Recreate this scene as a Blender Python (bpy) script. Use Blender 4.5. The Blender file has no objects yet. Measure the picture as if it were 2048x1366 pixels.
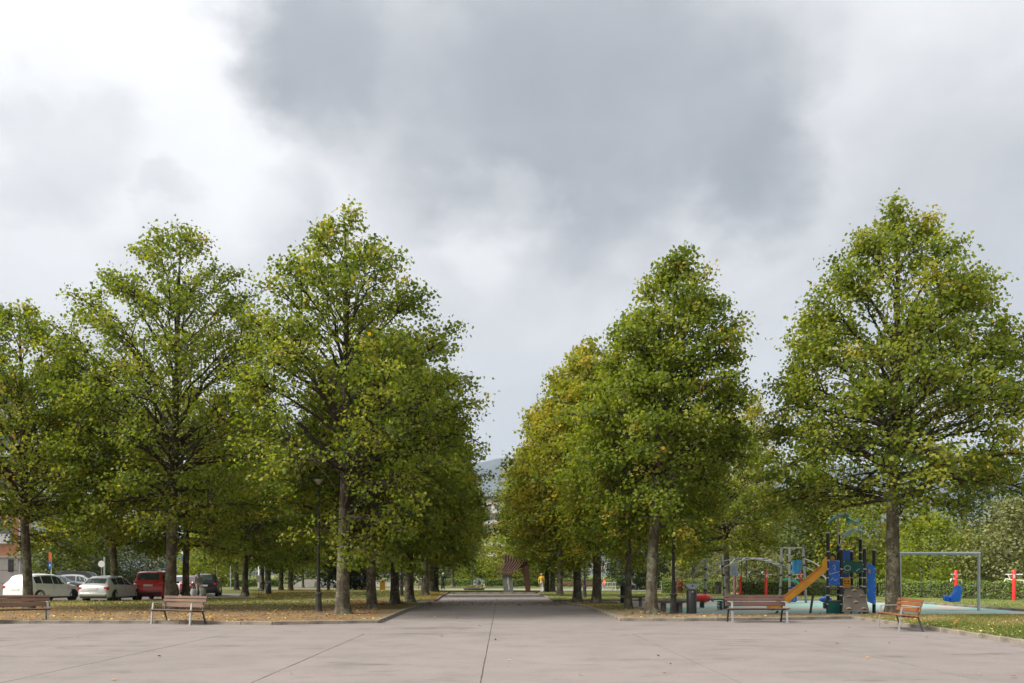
import bpy, bmesh, math, random
import numpy as np
from mathutils import Vector, Matrix

# ------------------------------------------------------------------ camera, sky, sun, exposure
SC = bpy.context.scene
COL = SC.collection
F, HZ, EYE = 1700.0, 1149.0, 1.55           # focal length (px of 2048), horizon row, eye height (m)
R = math.radians
cam = bpy.data.cameras.new('camera')
cam.sensor_width = 36.0
cam.lens = F / 2048 * 36.0
cam.shift_y = (HZ - 683) / 2048
cam.clip_start, cam.clip_end = 0.1, 20000
cam_ob = bpy.data.objects.new('camera', cam)
cam_ob.location = (0, 0, EYE)
cam_ob.rotation_euler = (R(90), 0, 0)
COL.objects.link(cam_ob)
SC.camera = cam_ob

SUN_AZ, SUN_EL = R(-112), R(44)              # azimuth from +Y (negative = left), elevation
world = bpy.data.worlds.new('World')
SC.world = world
world.use_nodes = True
wn = world.node_tree
wn.nodes.clear()
def WN(t, **k):
    n = wn.nodes.new(t)
    for a, b in k.items(): setattr(n, a, b)
    return n
def wl(a, b): wn.links.new(a, b)
def wmath(op, a, b=None, c=None, clamp=False):
    n = WN('ShaderNodeMath', operation=op); n.use_clamp = clamp
    for i, x in enumerate((a, b, c)):
        if x is None: continue
        if isinstance(x, (int, float)): n.inputs[i].default_value = x
        else: wl(x, n.inputs[i])
    return n.outputs[0]
sky = WN('ShaderNodeTexSky', sky_type='NISHITA')
sky.sun_disc = False
sky.sun_elevation = SUN_EL
sky.sun_rotation = SUN_AZ
tc = WN('ShaderNodeTexCoord')
wvec = tc.outputs['Generated']
def wnoise(scale, detail, rough, vec=None, sz=1.0):
    m = WN('ShaderNodeMapping'); wl(vec or wvec, m.inputs[0]); m.inputs['Scale'].default_value = (1, 1, sz)
    n = WN('ShaderNodeTexNoise'); wl(m.outputs[0], n.inputs['Vector'])
    n.inputs['Scale'].default_value = scale; n.inputs['Detail'].default_value = detail; n.inputs['Roughness'].default_value = rough
    return n
wob = wnoise(3.2, 6, .55, sz=1.6)
vm = WN('ShaderNodeVectorMath', operation='SUBTRACT'); wl(wob.outputs['Color'], vm.inputs[0]); vm.inputs[1].default_value = (.5, .5, .5)
vs = WN('ShaderNodeVectorMath', operation='SCALE'); wl(vm.outputs[0], vs.inputs[0]); vs.inputs['Scale'].default_value = .26
wob2 = wnoise(9.0, 8, .62, sz=1.4)
vm2 = WN('ShaderNodeVectorMath', operation='SUBTRACT'); wl(wob2.outputs['Color'], vm2.inputs[0]); vm2.inputs[1].default_value = (.5, .5, .5)
vs2 = WN('ShaderNodeVectorMath', operation='SCALE'); wl(vm2.outputs[0], vs2.inputs[0]); vs2.inputs['Scale'].default_value = .085
va0 = WN('ShaderNodeVectorMath', operation='ADD'); wl(wvec, va0.inputs[0]); wl(vs2.outputs[0], va0.inputs[1])
va = WN('ShaderNodeVectorMath', operation='ADD'); wl(va0.outputs[0], va.inputs[0]); wl(vs.outputs[0], va.inputs[1])
vn = WN('ShaderNodeVectorMath', operation='NORMALIZE'); wl(va.outputs[0], vn.inputs[0])
def cloud(px, py, r, soft):                   # a soft cloud bank seen in that direction of the sky
    c = Vector(((px - 1024) / F, 1, (HZ - py) / F)).normalized()
    d = WN('ShaderNodeVectorMath', operation='DOT_PRODUCT'); wl(vn.outputs[0], d.inputs[0]); d.inputs[1].default_value = c
    m = WN('ShaderNodeMapRange', interpolation_type='SMOOTHSTEP'); wl(d.outputs['Value'], m.inputs['Value'])
    m.inputs['From Min'].default_value = math.cos(R(r + soft)); m.inputs['From Max'].default_value = math.cos(R(max(.2, r - soft)))
    return m.outputs[0]
def wmax(l):
    o = l[0]
    for x in l[1:]: o = wmath('MAXIMUM', o, x)
    return o
dark = wmax([cloud(610, 90, 3.4, 2.6), cloud(740, 100, 4.8, 3.2), cloud(930, 130, 6.0, 3.8), cloud(1100, 180, 6.6, 4), cloud(1230, 265, 5.4, 3.0), cloud(1450, 290, 4.0, 2.6), cloud(1330, 70, 7.0, 4.5), cloud(1050, 265, 4.6, 3.0), cloud(1050, -20, 7, 4.5)])
core = wmax([cloud(1150, 250, 6, 6), cloud(1420, 280, 4, 4), cloud(1080, 140, 5.5, 5.5), cloud(640, 90, 3, 3)])
grey2 = wmax([cloud(140, 300, 3.0, 1.5), cloud(30, 330, 2.0, 1.4), cloud(1950, 640, 9, 6), cloud(830, 420, 2.6, 1.6), cloud(315, 395, 1.2, .8), cloud(560, 420, 2.4, 1.6), cloud(30, 190, 1.8, 1.2)])
lite = wmax([cloud(250, 190, 6.5, 3.5), cloud(90, 60, 7.5, 4), cloud(400, 320, 4.5, 2.4), cloud(200, 410, 2.4, 1.4), cloud(-300, -100, 12, 8), cloud(1000, 480, 2.5, 2), cloud(-100, 420, 6, 4)])
base = wnoise(2.2, 7, .56, sz=1.5).outputs['Fac']
fine = wnoise(6.0, 6, .58, sz=1.3).outputs['Fac']
v = wmath('MULTIPLY_ADD', base, .46, .455)
v = wmath('MULTIPLY_ADD', fine, .26, wmath('SUBTRACT', v, .13))
v = wmath('MULTIPLY_ADD', lite, .17, v)
v = wmath('MULTIPLY_ADD', dark, -.25, v)
v = wmath('MULTIPLY_ADD', core, -.15, v)
v = wmath('MULTIPLY_ADD', grey2, -.13, v)
ramp = WN('ShaderNodeValToRGB'); wl(v, ramp.inputs[0])
cr = ramp.color_ramp
for p, c in ((0.0, (.20, .215, .225)), (.30, (.365, .378, .39)), (.60, (.64, .637, .64)), (.80, (.86, .85, .84)), (1.0, (.985, .97, .95))):
    e = cr.elements.new(p); e.color = (*c, 1)
cr.elements.remove(cr.elements[0]); cr.elements.remove(cr.elements[-1])
sep = WN('ShaderNodeSeparateXYZ'); wl(wvec, sep.inputs[0])
zen = wmath('MULTIPLY_ADD', wmath('POWER', wmath('MAXIMUM', sep.outputs['Z'], 0.0), 2.2), 1.8, .85)      # an overcast sky is brighter overhead than at the horizon
gain = wmath('MULTIPLY', zen, 10.0 * .218)
sc10 = WN('ShaderNodeVectorMath', operation='SCALE'); wl(ramp.outputs[0], sc10.inputs[0]); wl(gain, sc10.inputs['Scale'])
mixw = WN('ShaderNodeMix', data_type='RGBA'); mixw.inputs['Factor'].default_value = .95
wl(sky.outputs[0], mixw.inputs['A']); wl(sc10.outputs[0], mixw.inputs['B'])
bg = WN('ShaderNodeBackground'); bg.inputs['Strength'].default_value = .10
wl(mixw.outputs['Result'], bg.inputs['Color'])
wo = WN('ShaderNodeOutputWorld'); wl(bg.outputs[0], wo.inputs['Surface'])

sun = bpy.data.lights.new('sun', 'SUN')
sun.energy, sun.angle, sun.color = 1.5, R(30), (1, .95, .88)
sun_ob = bpy.data.objects.new('sun', sun)
sd = Vector((math.sin(SUN_AZ) * math.cos(SUN_EL), math.cos(SUN_AZ) * math.cos(SUN_EL), math.sin(SUN_EL)))
sun_ob.rotation_euler = sd.to_track_quat('Z', 'Y').to_euler()
COL.objects.link(sun_ob)

SC.view_settings.view_transform = 'Standard'
SC.view_settings.look = 'None'
SC.view_settings.exposure = 2.2
SC.view_settings.gamma = 1.0
SC.render.engine = 'CYCLES'
SC.cycles.use_denoising = True
SC.cycles.max_bounces = 8
SC.cycles.diffuse_bounces = 4
SC.cycles.transmission_bounces = 5
SC.cycles.transparent_max_bounces = 6
SC.cycles.caustics_reflective = SC.cycles.caustics_refractive = False

# ------------------------------------------------------------------ helpers
def ground_at(px, py):                       # where a ground point of the photograph lies in the place
    y = F * EYE / (py - HZ)
    return Vector(((px - 1024) / F * y, y, 0))
def at(px, py, y):                           # a point at a known distance y
    return Vector(((px - 1024) / F * y, y, EYE + (HZ - py) / F * y))

def tag(o, label=None, cat=None, group=None, kind=None):
    if label: o['label'] = label
    if cat: o['category'] = cat
    if group: o['group'] = group
    if kind: o['kind'] = kind
    return o
def empty(name, loc=(0, 0, 0), rz=0, label=None, cat=None, group=None):
    o = bpy.data.objects.new(name, None)
    o.location = loc; o.rotation_euler = (0, 0, rz); o.empty_display_size = .3
    COL.objects.link(o)
    return tag(o, label, cat, group)
def link(name, me, parent=None):
    o = bpy.data.objects.new(name, me)
    COL.objects.link(o)
    if parent: o.parent = parent
    return o
def copy_tree(o, parent=None):
    c = o.copy(); COL.objects.link(c); c.parent = parent
    for ch in list(o.children): copy_tree(ch, c)
    return c

class MB:
    def __init__(s): s.v, s.f, s.mi = [], [], []
    def add(s, vs, fs, mi=0):
        o = len(s.v); s.v.extend([tuple(p) for p in vs]); s.f.extend([tuple(i + o for i in f) for f in fs]); s.mi.extend([mi] * len(fs)); return s
    def box(s, c, d, rot=None, bev=0.0, mi=0):
        x, y, z = d[0] / 2, d[1] / 2, d[2] / 2
        if bev <= 0:
            p = [Vector((a * x, b * y, e * z)) for e in (-1, 1) for a, b in ((-1, -1), (1, -1), (1, 1), (-1, 1))]
            fs = [(3, 2, 1, 0), (4, 5, 6, 7), (0, 1, 5, 4), (1, 2, 6, 5), (2, 3, 7, 6), (3, 0, 4, 7)]
        else:
            bv = min(bev, x * .9, y * .9, z * .9); p = []; fs = []
            for e, q in ((-z, 1), (-z + bv, 0), (z - bv, 0), (z, 1)):
                k = bv if q else 0
                for a, b in ((-x + k + bv, -y + k), (x - k - bv, -y + k), (x - k, -y + k + bv), (x - k, y - k - bv), (x - k - bv, y - k), (-x + k + bv, y - k), (-x + k, y - k - bv), (-x + k, -y + k + bv)):
                    p.append(Vector((a, b, e)))
            for l in range(3):
                for i in range(8):
                    j = (i + 1) % 8; fs.append((l * 8 + i, l * 8 + j, l * 8 + 8 + j, l * 8 + 8 + i))
            fs.append(tuple(range(7, -1, -1))); fs.append(tuple(range(24, 32)))
        if rot is not None: p = [rot @ q for q in p]
        c = Vector(c)
        return s.add([q + c for q in p], fs, mi)
    def tube(s, pts, rad, n=8, cap=True, mi=0, squash=None):
        pts = [Vector(p) for p in pts]
        if isinstance(rad, (int, float)): rad = [rad] * len(pts)
        t0 = (pts[1] - pts[0]).normalized()
        u = t0.orthogonal().normalized(); vs = []; fs = []
        for i, p in enumerate(pts):
            t = (pts[min(i + 1, len(pts) - 1)] - pts[max(i - 1, 0)]).normalized()
            u = (u - t * u.dot(t)); u = u.normalized() if u.length > 1e-6 else t.orthogonal().normalized()
            w = t.cross(u)
            for k in range(n):
                a = 2 * math.pi * k / n
                q = u * math.cos(a) * rad[i] + w * math.sin(a) * rad[i]
                vs.append(p + q)
        for i in range(len(pts) - 1):
            for k in range(n):
                j = (k + 1) % n; fs.append((i * n + k, i * n + j, (i + 1) * n + j, (i + 1) * n + k))
        if cap: fs.append(tuple(range(n - 1, -1, -1))); fs.append(tuple((len(pts) - 1) * n + k for k in range(n)))
        return s.add(vs, fs, mi)
    def bar(s, a, b, w, d=None, mi=0, up=Vector((0, 0, 1))):
        a, b = Vector(a), Vector(b); d = d or w; t = (b - a).normalized()
        u = up.cross(t)
        u = u.normalized() if u.length > 1e-4 else Vector((1, 0, 0))
        x = t.cross(u)
        vs = [q + u * i * w / 2 + x * j * d / 2 for q in (a, b) for i, j in ((-1, -1), (1, -1), (1, 1), (-1, 1))]
        return s.add(vs, [(3, 2, 1, 0), (4, 5, 6, 7), (0, 1, 5, 4), (1, 2, 6, 5), (2, 3, 7, 6), (3, 0, 4, 7)], mi)
    def lathe(s, prof, n=20, c=(0, 0, 0), rot=None, mi=0, sx=1, sy=1):
        c = Vector(c); vs = []; fs = []
        for r, z in prof:
            for k in range(n):
                a = 2 * math.pi * k / n; q = Vector((r * math.cos(a) * sx, r * math.sin(a) * sy, z))
                vs.append((rot @ q if rot is not None else q) + c)
        for i in range(len(prof) - 1):
            for k in range(n):
                j = (k + 1) % n; fs.append((i * n + k, i * n + j, (i + 1) * n + j, (i + 1) * n + k))
        fs.append(tuple(range(n - 1, -1, -1))); fs.append(tuple((len(prof) - 1) * n + k for k in range(n)))
        return s.add(vs, fs, mi)
    def ball(s, c, r, n=12, m=8, rot=None, mi=0):
        rx, ry, rz = r if hasattr(r, '__len__') else (r, r, r)
        prof = [(math.sin(math.pi * (i + .02) / (m + .04)), -math.cos(math.pi * (i + .02) / (m + .04))) for i in range(m + 1)]
        o = len(s.v); s.lathe(prof, n, mi=mi)
        for i in range(o, len(s.v)):
            p = s.v[i]; q = Vector((p[0] * rx, p[1] * ry, p[2] * rz))
            q = (rot @ q if rot is not None else q) + Vector(c); s.v[i] = tuple(q)
        return s
    def prism(s, poly, fn, th, mi=0):        # a 2-D outline given thickness; fn maps (a, b, t) to a point
        n = len(poly)
        vs = [fn(a, b, 0) for a, b in poly] + [fn(a, b, th) for a, b in poly]
        fs = [tuple(range(n - 1, -1, -1)), tuple(range(n, 2 * n))] + [(i, (i + 1) % n, n + (i + 1) % n, n + i) for i in range(n)]
        return s.add(vs, fs, mi)
    def mesh(s, name, mats, smooth=False):
        me = bpy.data.meshes.new(name)
        me.from_pydata(s.v, [], s.f)
        for m in (mats if isinstance(mats, (list, tuple)) else [mats]): me.materials.append(m)
        if any(s.mi): me.polygons.foreach_set('material_index', s.mi)
        if smooth: me.polygons.foreach_set('use_smooth', [True] * len(s.f))
        me.update()
        bm = bmesh.new(); bm.from_mesh(me); bmesh.ops.recalc_face_normals(bm, faces=bm.faces); bm.to_mesh(me); bm.free()
        if smooth: me.set_sharp_from_angle(angle=R(40))
        return me
    def build(s, name, mats, parent=None, smooth=False):
        return link(name, s.mesh(name, mats, smooth), parent)

def np_mesh(name, V, Q, mat, tone=None, mi=None):
    V = np.asarray(V, np.float32); Q = np.asarray(Q, np.int32); k = Q.shape[1]
    me = bpy.data.meshes.new(name)
    me.vertices.add(len(V)); me.vertices.foreach_set('co', V.ravel())
    me.loops.add(Q.size); me.loops.foreach_set('vertex_index', Q.ravel())
    me.polygons.add(len(Q)); me.polygons.foreach_set('loop_start', np.arange(0, Q.size, k, dtype=np.int32))
    for m in (mat if isinstance(mat, (list, tuple)) else [mat]): me.materials.append(m)
    me.update(calc_edges=True)
    if tone is not None:
        at_ = me.attributes.new('tone', 'FLOAT', 'FACE'); at_.data.foreach_set('value', np.asarray(tone, np.float32))
    return me

# ------------------------------------------------------------------ materials
def new_mat(name):
    m = bpy.data.materials.new(name); m.use_nodes = True
    nt = m.node_tree; nt.nodes.clear()
    out = nt.nodes.new('ShaderNodeOutputMaterial'); b = nt.nodes.new('ShaderNodeBsdfPrincipled')
    nt.links.new(b.outputs[0], out.inputs['Surface'])
    return m, nt, b, out
def tnoise(nt, scale, detail=4, rough=.55, coord='Object', stretch=(1, 1, 1)):
    if coord == 'Position':
        c = nt.nodes.new('ShaderNodeNewGeometry').outputs['Position']
    else:
        c = nt.nodes.new('ShaderNodeTexCoord').outputs[coord]
    mp = nt.nodes.new('ShaderNodeMapping'); mp.inputs['Scale'].default_value = stretch; nt.links.new(c, mp.inputs[0])
    n = nt.nodes.new('ShaderNodeTexNoise'); nt.links.new(mp.outputs[0], n.inputs['Vector'])
    n.inputs['Scale'].default_value = scale; n.inputs['Detail'].default_value = detail; n.inputs['Roughness'].default_value = rough
    return n.outputs['Fac']
def tramp(nt, fac, stops):
    r = nt.nodes.new('ShaderNodeValToRGB'); nt.links.new(fac, r.inputs[0]); e = r.color_ramp.elements
    while len(e) < len(stops): e.new(.5)
    for i, (p, c) in enumerate(stops):
        e[i].position = p; e[i].color = (*c, 1) if len(c) == 3 else c
    return r.outputs[0]
def tmix(nt, fac, a, b, blend='MIX'):
    n = nt.nodes.new('ShaderNodeMix'); n.data_type = 'RGBA'; n.blend_type = blend
    for x, s in ((fac, 'Factor'), (a, 'A'), (b, 'B')):
        if isinstance(x, (int, float)): n.inputs[s].default_value = x
        elif isinstance(x, tuple): n.inputs[s].default_value = (*x, 1)
        else: nt.links.new(x, n.inputs[s])
    return n.outputs['Result']
def tmath(nt, op, a, b, clamp=False):
    n = nt.nodes.new('ShaderNodeMath'); n.operation = op; n.use_clamp = clamp
    for i, x in enumerate((a, b)):
        if isinstance(x, (int, float)): n.inputs[i].default_value = x
        else: nt.links.new(x, n.inputs[i])
    return n.outputs[0]
def tbump(nt, b, h, dist=.01, strength=.6):
    n = nt.nodes.new('ShaderNodeBump'); n.inputs['Distance'].default_value = dist; n.inputs['Strength'].default_value = strength
    nt.links.new(h, n.inputs['Height']); nt.links.new(n.outputs[0], b.inputs['Normal'])
def plain(name, col, rough=.6, metal=0.0, var=.18, scale=6.0, bump=0.0, spec=.4, coat=0.0):
    m, nt, b, out = new_mat(name)
    f = tnoise(nt, scale, 5, .6)
    lo = tuple(c * (1 - var) for c in col); hi = tuple(min(1, c * (1 + var)) for c in col)
    nt.links.new(tramp(nt, f, [(.3, lo), (.7, hi)]), b.inputs['Base Color'])
    b.inputs['Roughness'].default_value = rough; b.inputs['Metallic'].default_value = metal
    b.inputs['Specular IOR Level'].default_value = spec; b.inputs['Coat Weight'].default_value = coat
    if bump: tbump(nt, b, tnoise(nt, scale * 6, 4, .6), bump)
    return m
def leaf_mat(name, stops, trans=.55, hue=(1.25, 1.2, .6)):
    m, nt, b, out = new_mat(name)
    a = nt.nodes.new('ShaderNodeAttribute'); a.attribute_name = 'tone'
    col = tramp(nt, a.outputs['Fac'], stops)
    nt.links.new(col, b.inputs['Base Color'])
    b.inputs['Roughness'].default_value = .5; b.inputs['Specular IOR Level'].default_value = .22
    t = nt.nodes.new('ShaderNodeBsdfTranslucent'); nt.links.new(tmix(nt, 1.0, col, hue, 'MULTIPLY'), t.inputs['Color'])
    mx = nt.nodes.new('ShaderNodeMixShader'); mx.inputs[0].default_value = trans
    nt.links.new(b.outputs[0], mx.inputs[1]); nt.links.new(t.outputs[0], mx.inputs[2]); nt.links.new(mx.outputs[0], out.inputs['Surface'])
    return m
M = {}
G0, G1, G2, G3 = (.048, .092, .010), (.128, .182, .016), (.255, .280, .030), (.41, .38, .10)
YEL, ORA = (.55, .36, .03), (.42, .17, .02)
M['leaf'] = leaf_mat('linden_leaves', [(0, G0), (.35, G1), (.65, G2), (.86, G3), (.93, (.30, .27, .05)), (1, YEL)])
M['leaf_yel'] = leaf_mat('yellowing_linden_leaves', [(0, (.07, .11, .015)), (.35, (.16, .20, .02)), (.65, (.29, .29, .03)), (.88, (.42, .34, .05)), (1, (.52, .31, .03))])
M['leaf_lime'] = leaf_mat('lime_green_leaves', [(0, (.09, .14, .015)), (.4, (.20, .26, .022)), (.8, (.34, .36, .04)), (1, YEL)])
M['leaf_dark'] = leaf_mat('dark_evergreen_leaves', [(0, (.018, .030, .008)), (.5, (.036, .058, .014)), (1, (.08, .11, .03))], .2)
M['leaf_grey'] = leaf_mat('grey_green_leaves', [(0, (.045, .062, .016)), (.5, (.095, .12, .032)), (1, (.19, .21, .07))], .3)
M['leaf_olive'] = leaf_mat('pale_olive_leaves', [(0, (.085, .10, .03)), (.5, (.18, .195, .065)), (1, (.34, .33, .14))], .3)
M['leaf_hedge'] = leaf_mat('hedge_leaves', [(0, (.05, .09, .015)), (.5, (.13, .20, .03)), (1, (.28, .36, .07))], .3)
M['leaf_red'] = leaf_mat('reddish_hedge_leaves', [(0, (.10, .05, .02)), (.5, (.22, .09, .03)), (1, (.35, .16, .05))], .25)
M['litter'] = leaf_mat('fallen_leaves', [(0, (.13, .055, .02)), (.4, (.28, .11, .025)), (.75, (.45, .24, .05)), (1, (.62, .48, .16))], .05)
M['grass'] = leaf_mat('grass_blades', [(0, (.05, .09, .018)), (.5, (.12, .17, .035)), (.8, (.24, .23, .07)), (1, (.36, .30, .13))], .3)

def bark_mat(name, c0, c1, lichen):
    m, nt, b, out = new_mat(name)
    f = tnoise(nt, 3.0, 6, .65, stretch=(4, 4, .8)); l = tnoise(nt, 2.6, 6, .7)
    l2 = tnoise(nt, 14, 4, .6)
    col = tramp(nt, f, [(.30, c0), (.66, c1)])
    lm = tramp(nt, tmath(nt, 'ADD', l, tmath(nt, 'MULTIPLY', l2, .25)), [(.62, (0, 0, 0)), (.72, (1, 1, 1))])
    nt.links.new(tmix(nt, lm, col, lichen), b.inputs['Base Color'])
    b.inputs['Roughness'].default_value = .9; b.inputs['Specular IOR Level'].default_value = .15
    tbump(nt, b, f, .05, .9)
    return m
M['bark'] = bark_mat('linden_bark', (.038, .031, .021), (.125, .105, .073), (.19, .185, .125))
M['bark_dark'] = bark_mat('dark_bark', (.03, .023, .018), (.09, .07, .052), (.15, .145, .11))
M['bark_pale'] = bark_mat('pale_bark', (.16, .14, .11), (.32, .28, .22), (.40, .38, .32))

def asphalt_mat(name, c, joint=False):
    m, nt, b, out = new_mat(name)
    big = tnoise(nt, .16, 6, .62, 'Position', (1, .6, 1)); mid = tnoise(nt, .9, 8, .68, 'Position'); gr = tnoise(nt, 60, 3, .75, 'Position'); st = tnoise(nt, .5, 8, .72, 'Position', (.6, 1.6, 1)); sp = tnoise(nt, 9, 2, .5, 'Position')
    k = lambda f: tuple(x * f for x in c)
    col = tramp(nt, big, [(.30, k(.78)), (.5, c), (.72, k(1.18))])
    col = tmix(nt, .55, col, tramp(nt, mid, [(.28, k(.70)), (.5, c), (.72, k(1.16))]))
    col = tmix(nt, 1.0, col, tramp(nt, st, [(.34, (.66, .65, .64)), (.44, (1, 1, 1)), (.62, (1, 1, 1)), (.74, (1.12, 1.10, 1.07))]), 'MULTIPLY')
    col = tmix(nt, 1.0, col, tramp(nt, sp, [(.24, (.62, .62, .62)), (.29, (1, 1, 1))]), 'MULTIPLY')
    col = tmix(nt, .6, col, tramp(nt, gr, [(.25, (.45, .45, .45)), (.55, (1, 1, 1)), (.8, (1.4, 1.36, 1.32))]), 'MULTIPLY')
    nt.links.new(col, b.inputs['Base Color'])
    b.inputs['Roughness'].default_value = .88; b.inputs['Specular IOR Level'].default_value = .2
    tbump(nt, b, gr, .004, .5)
    return m
M['asphalt'] = asphalt_mat('worn_asphalt', (.208, .182, .168))
M['joint'] = plain('joint_dirt', (.12, .10, .088), .95, var=.4, scale=3, spec=.1)
M['parking'] = asphalt_mat('parking_asphalt', (.26, .25, .245))
M['path'] = asphalt_mat('pale_path', (.25, .225, .21))
M['kerb'] = plain('kerb_concrete', (.215, .187, .150), .9, var=.45, scale=2.5, bump=.004, spec=.15)
M['concrete'] = plain('concrete', (.42, .40, .38), .85, var=.2, scale=1.5, bump=.003, spec=.2)

def bed_mat(name, y0, y1, soil, dry, green, gcover):
    m, nt, b, out = new_mat(name)
    big = tnoise(nt, .35, 5, .6, 'Position'); mid = tnoise(nt, 2.2, 6, .65, 'Position', (1, .5, 1)); fine_ = tnoise(nt, 26, 4, .7, 'Position')
    g = nt.nodes.new('ShaderNodeNewGeometry'); sx = nt.nodes.new('ShaderNodeSeparateXYZ'); nt.links.new(g.outputs['Position'], sx.inputs[0])
    mr = nt.nodes.new('ShaderNodeMapRange'); nt.links.new(sx.outputs['Y'], mr.inputs[0]); mr.inputs[1].default_value = y0; mr.inputs[2].default_value = y1
    k = tmath(nt, 'ADD', mr.outputs[0], tmath(nt, 'MULTIPLY', tmath(nt, 'SUBTRACT', tmath(nt, 'ADD', big, mid), 1.0), 1.9))
    k = tmath(nt, 'MULTIPLY', k, gcover, True)
    s = tramp(nt, mid, [(.3, tuple(x * .7 for x in soil)), (.7, tuple(x * 1.2 for x in soil))])
    gr = tramp(nt, mid, [(.35, green), (.68, dry)])
    col = tmix(nt, k, s, gr)
    col = tmix(nt, .6, col, tramp(nt, fine_, [(.3, (.5, .5, .5)), (.6, (1.05, 1.05, 1.05)), (.8, (1.5, 1.45, 1.4))]), 'MULTIPLY')
    nt.links.new(col, b.inputs['Base Color']); b.inputs['Roughness'].default_value = .95; b.inputs['Specular IOR Level'].default_value = .1
    tbump(nt, b, fine_, .03, .8)
    return m
SOIL, DRY, GRN = (.225, .150, .085), (.27, .225, .09), (.13, .16, .04)
M['bed_left'] = bed_mat('bare_soil_and_grass', 34, 46, SOIL, DRY, GRN, 1.0)
M['bed_right'] = bed_mat('sandy_soil', 30, 44, (.28, .21, .135), DRY, GRN, .75)
M['lawn'] = bed_mat('lawn', 0, 30, SOIL, (.24, .235, .075), (.11, .165, .035), .95)
M['far_ground'] = bed_mat('far_grass', 0, 30, (.16, .13, .07), (.17, .18, .06), (.08, .11, .03), .9)

# ------------------------------------------------------------------ ground, plaza, beds, kerbs
def sheet(name, poly, z, mat, parent=None, label=None):
    m = MB(); m.add([(p[0], p[1], z) for p in poly], [tuple(range(len(poly)))])
    o = m.build(name, mat, parent)
    if o.data.polygons[0].normal.z < 0: o.data.flip_normals()
    if parent is None: tag(o, label, kind='structure')
    return o
def gp(*pts): return [ground_at(*p) for p in pts]
sheet('ground', [(-7000, -200), (7000, -200), (7000, 9000), (-7000, 9000)], -.03, M['far_ground'], label='flat grassy ground reaching to the far woods')
plaza = sheet('plaza', [(-75, -20), (75, -20), (75, 69.3), (-75, 69.3)], 0.0, M['asphalt'], label='worn pinkish grey asphalt plaza and avenue')
sheet('joint_bed', [(-40, 1), (14, 1), (14, 60), (-40, 60)], .004, M['joint'], plaza)
rj = random.Random(5)
def panel(x0, x1, y0, y1, skew0, skew1):
    g = .010
    def edge(a, b, n):
        return [a.lerp(b, i / n) for i in range(n)]
    A, B = Vector((x0 + g + skew0 * y0, y0 + g, 0)), Vector((x1 - g + skew1 * y0, y0 + g, 0))
    C, D = Vector((x1 - g + skew1 * y1, y1 - g, 0)), Vector((x0 + g + skew0 * y1, y1 - g, 0))
    pts = []
    for a, b, n in ((A, B, 8), (B, C, 40), (C, D, 8), (D, A, 40)):
        for q in edge(a, b, n):
            pts.append((q.x + rj.uniform(-.005, .005), q.y + rj.uniform(-.005, .005)))
    m = MB(); k = len(pts)
    m.add([(x, y, .014) for x, y in pts] + [(x, y, .001) for x, y in pts],
          [tuple(range(k))] + [((i + 1) % k, i, k + i, k + (i + 1) % k) for i in range(k)])
    m.build('paving_panel', M['asphalt'], plaza)
xs = [-39.5, -31, -24.5, -17.6, -14.1, -10.6, -7.1, -3.55, -.30, 3.38, 6.95, 10.4, 13.9]
for a, b in zip(xs, xs[1:]):
    panel(a, b, 1.5, 22.0, -.012, -.012)
for a, b in ((-39.5, -14.1), (-14.1, -.30), (-.30, 13.9)):
    panel(a, b, 22.0, 34.2, -.012, -.012)
for a, b in ((-12, -.30), (-.30, 12)):
    panel(a, b, 34.2, 59.5, -.012, -.012)

def bed(name, poly, mat, label, z=.085):
    m = MB(); k = len(poly)
    m.add([(p[0], p[1], z) for p in poly] + [(p[0], p[1], -.01) for p in poly],
          [tuple(range(k))] + [((i + 1) % k, i, k + i, k + (i + 1) % k) for i in range(k)])
    return tag(m.build(name, mat), label, kind='structure')
KST = {}
def kerb(line, label, step=1.0, w=.16, h=.12):
    root = empty('kerb', line[0]); tag(root, label, kind='structure')
    line = [Vector((p[0], p[1], 0)) for p in line]; o = line[0]
    for a, b in zip(line, line[1:]):
        L = (b - a).length; n = max(1, round(L / step)); l = L / n
        key = round(l, 2)
        if key not in KST:
            KST[key] = MB().box((0, 0, h / 2 - .01), (l - .012, w, h + .02), bev=.012).mesh('kerb_stone', M['kerb'])
        for i in range(n):
            q = link('kerb_stone', KST[key], root)
            c = a.lerp(b, (i + .5) / n) - o
            q.location = (c.x, c.y, rj.uniform(-.004, .004)); q.rotation_euler = (0, 0, math.atan2(b.y - a.y, b.x - a.x) + rj.uniform(-.006, .006))
    return root
def off(line, d):                             # a line moved sideways by d
    out = []
    for i, p in enumerate(line):
        a, b = line[max(i - 1, 0)], line[min(i + 1, len(line) - 1)]
        t = (b - a).normalized(); out.append(p + Vector((-t.y, t.x, 0)) * d)
    return out
lf = gp((-900, 1247), (0, 1248), (300, 1248), (545, 1251), (759, 1247), (800, 1229), (832, 1215), (862, 1208.2))
lb = gp((700, 1205.3), (440, 1197), (400, 1199), (290, 1203.2), (0, 1204.5), (-900, 1206))
LEFT_BED = lf + lb
bed('planting_bed', LEFT_BED, M['bed_left'], 'bare brown soil bed with thin grass left of the avenue')
kerb(off(lf, .07), 'concrete kerb along the left soil bed')
l2f = gp((560, 1203.5), (820, 1203.5), (872, 1203.5), (884, 1194), (895, 1188))
l2b = gp((900, 1183.5), (880, 1181.5), (560, 1181.3), (478, 1190))
LEFT_LAWN = l2f + l2b
bed('lawn', LEFT_LAWN, M['lawn'], 'leaf strewn lawn under the left avenue trees')
kerb(off(l2f, .07), 'pale kerb of the leaf strewn lawn on the left')
rf = gp((1119, 1207.2), (1150, 1211.5), (1180, 1218), (1240, 1243), (1370, 1243.5), (1560, 1241.5), (1702, 1238.5))
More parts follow.
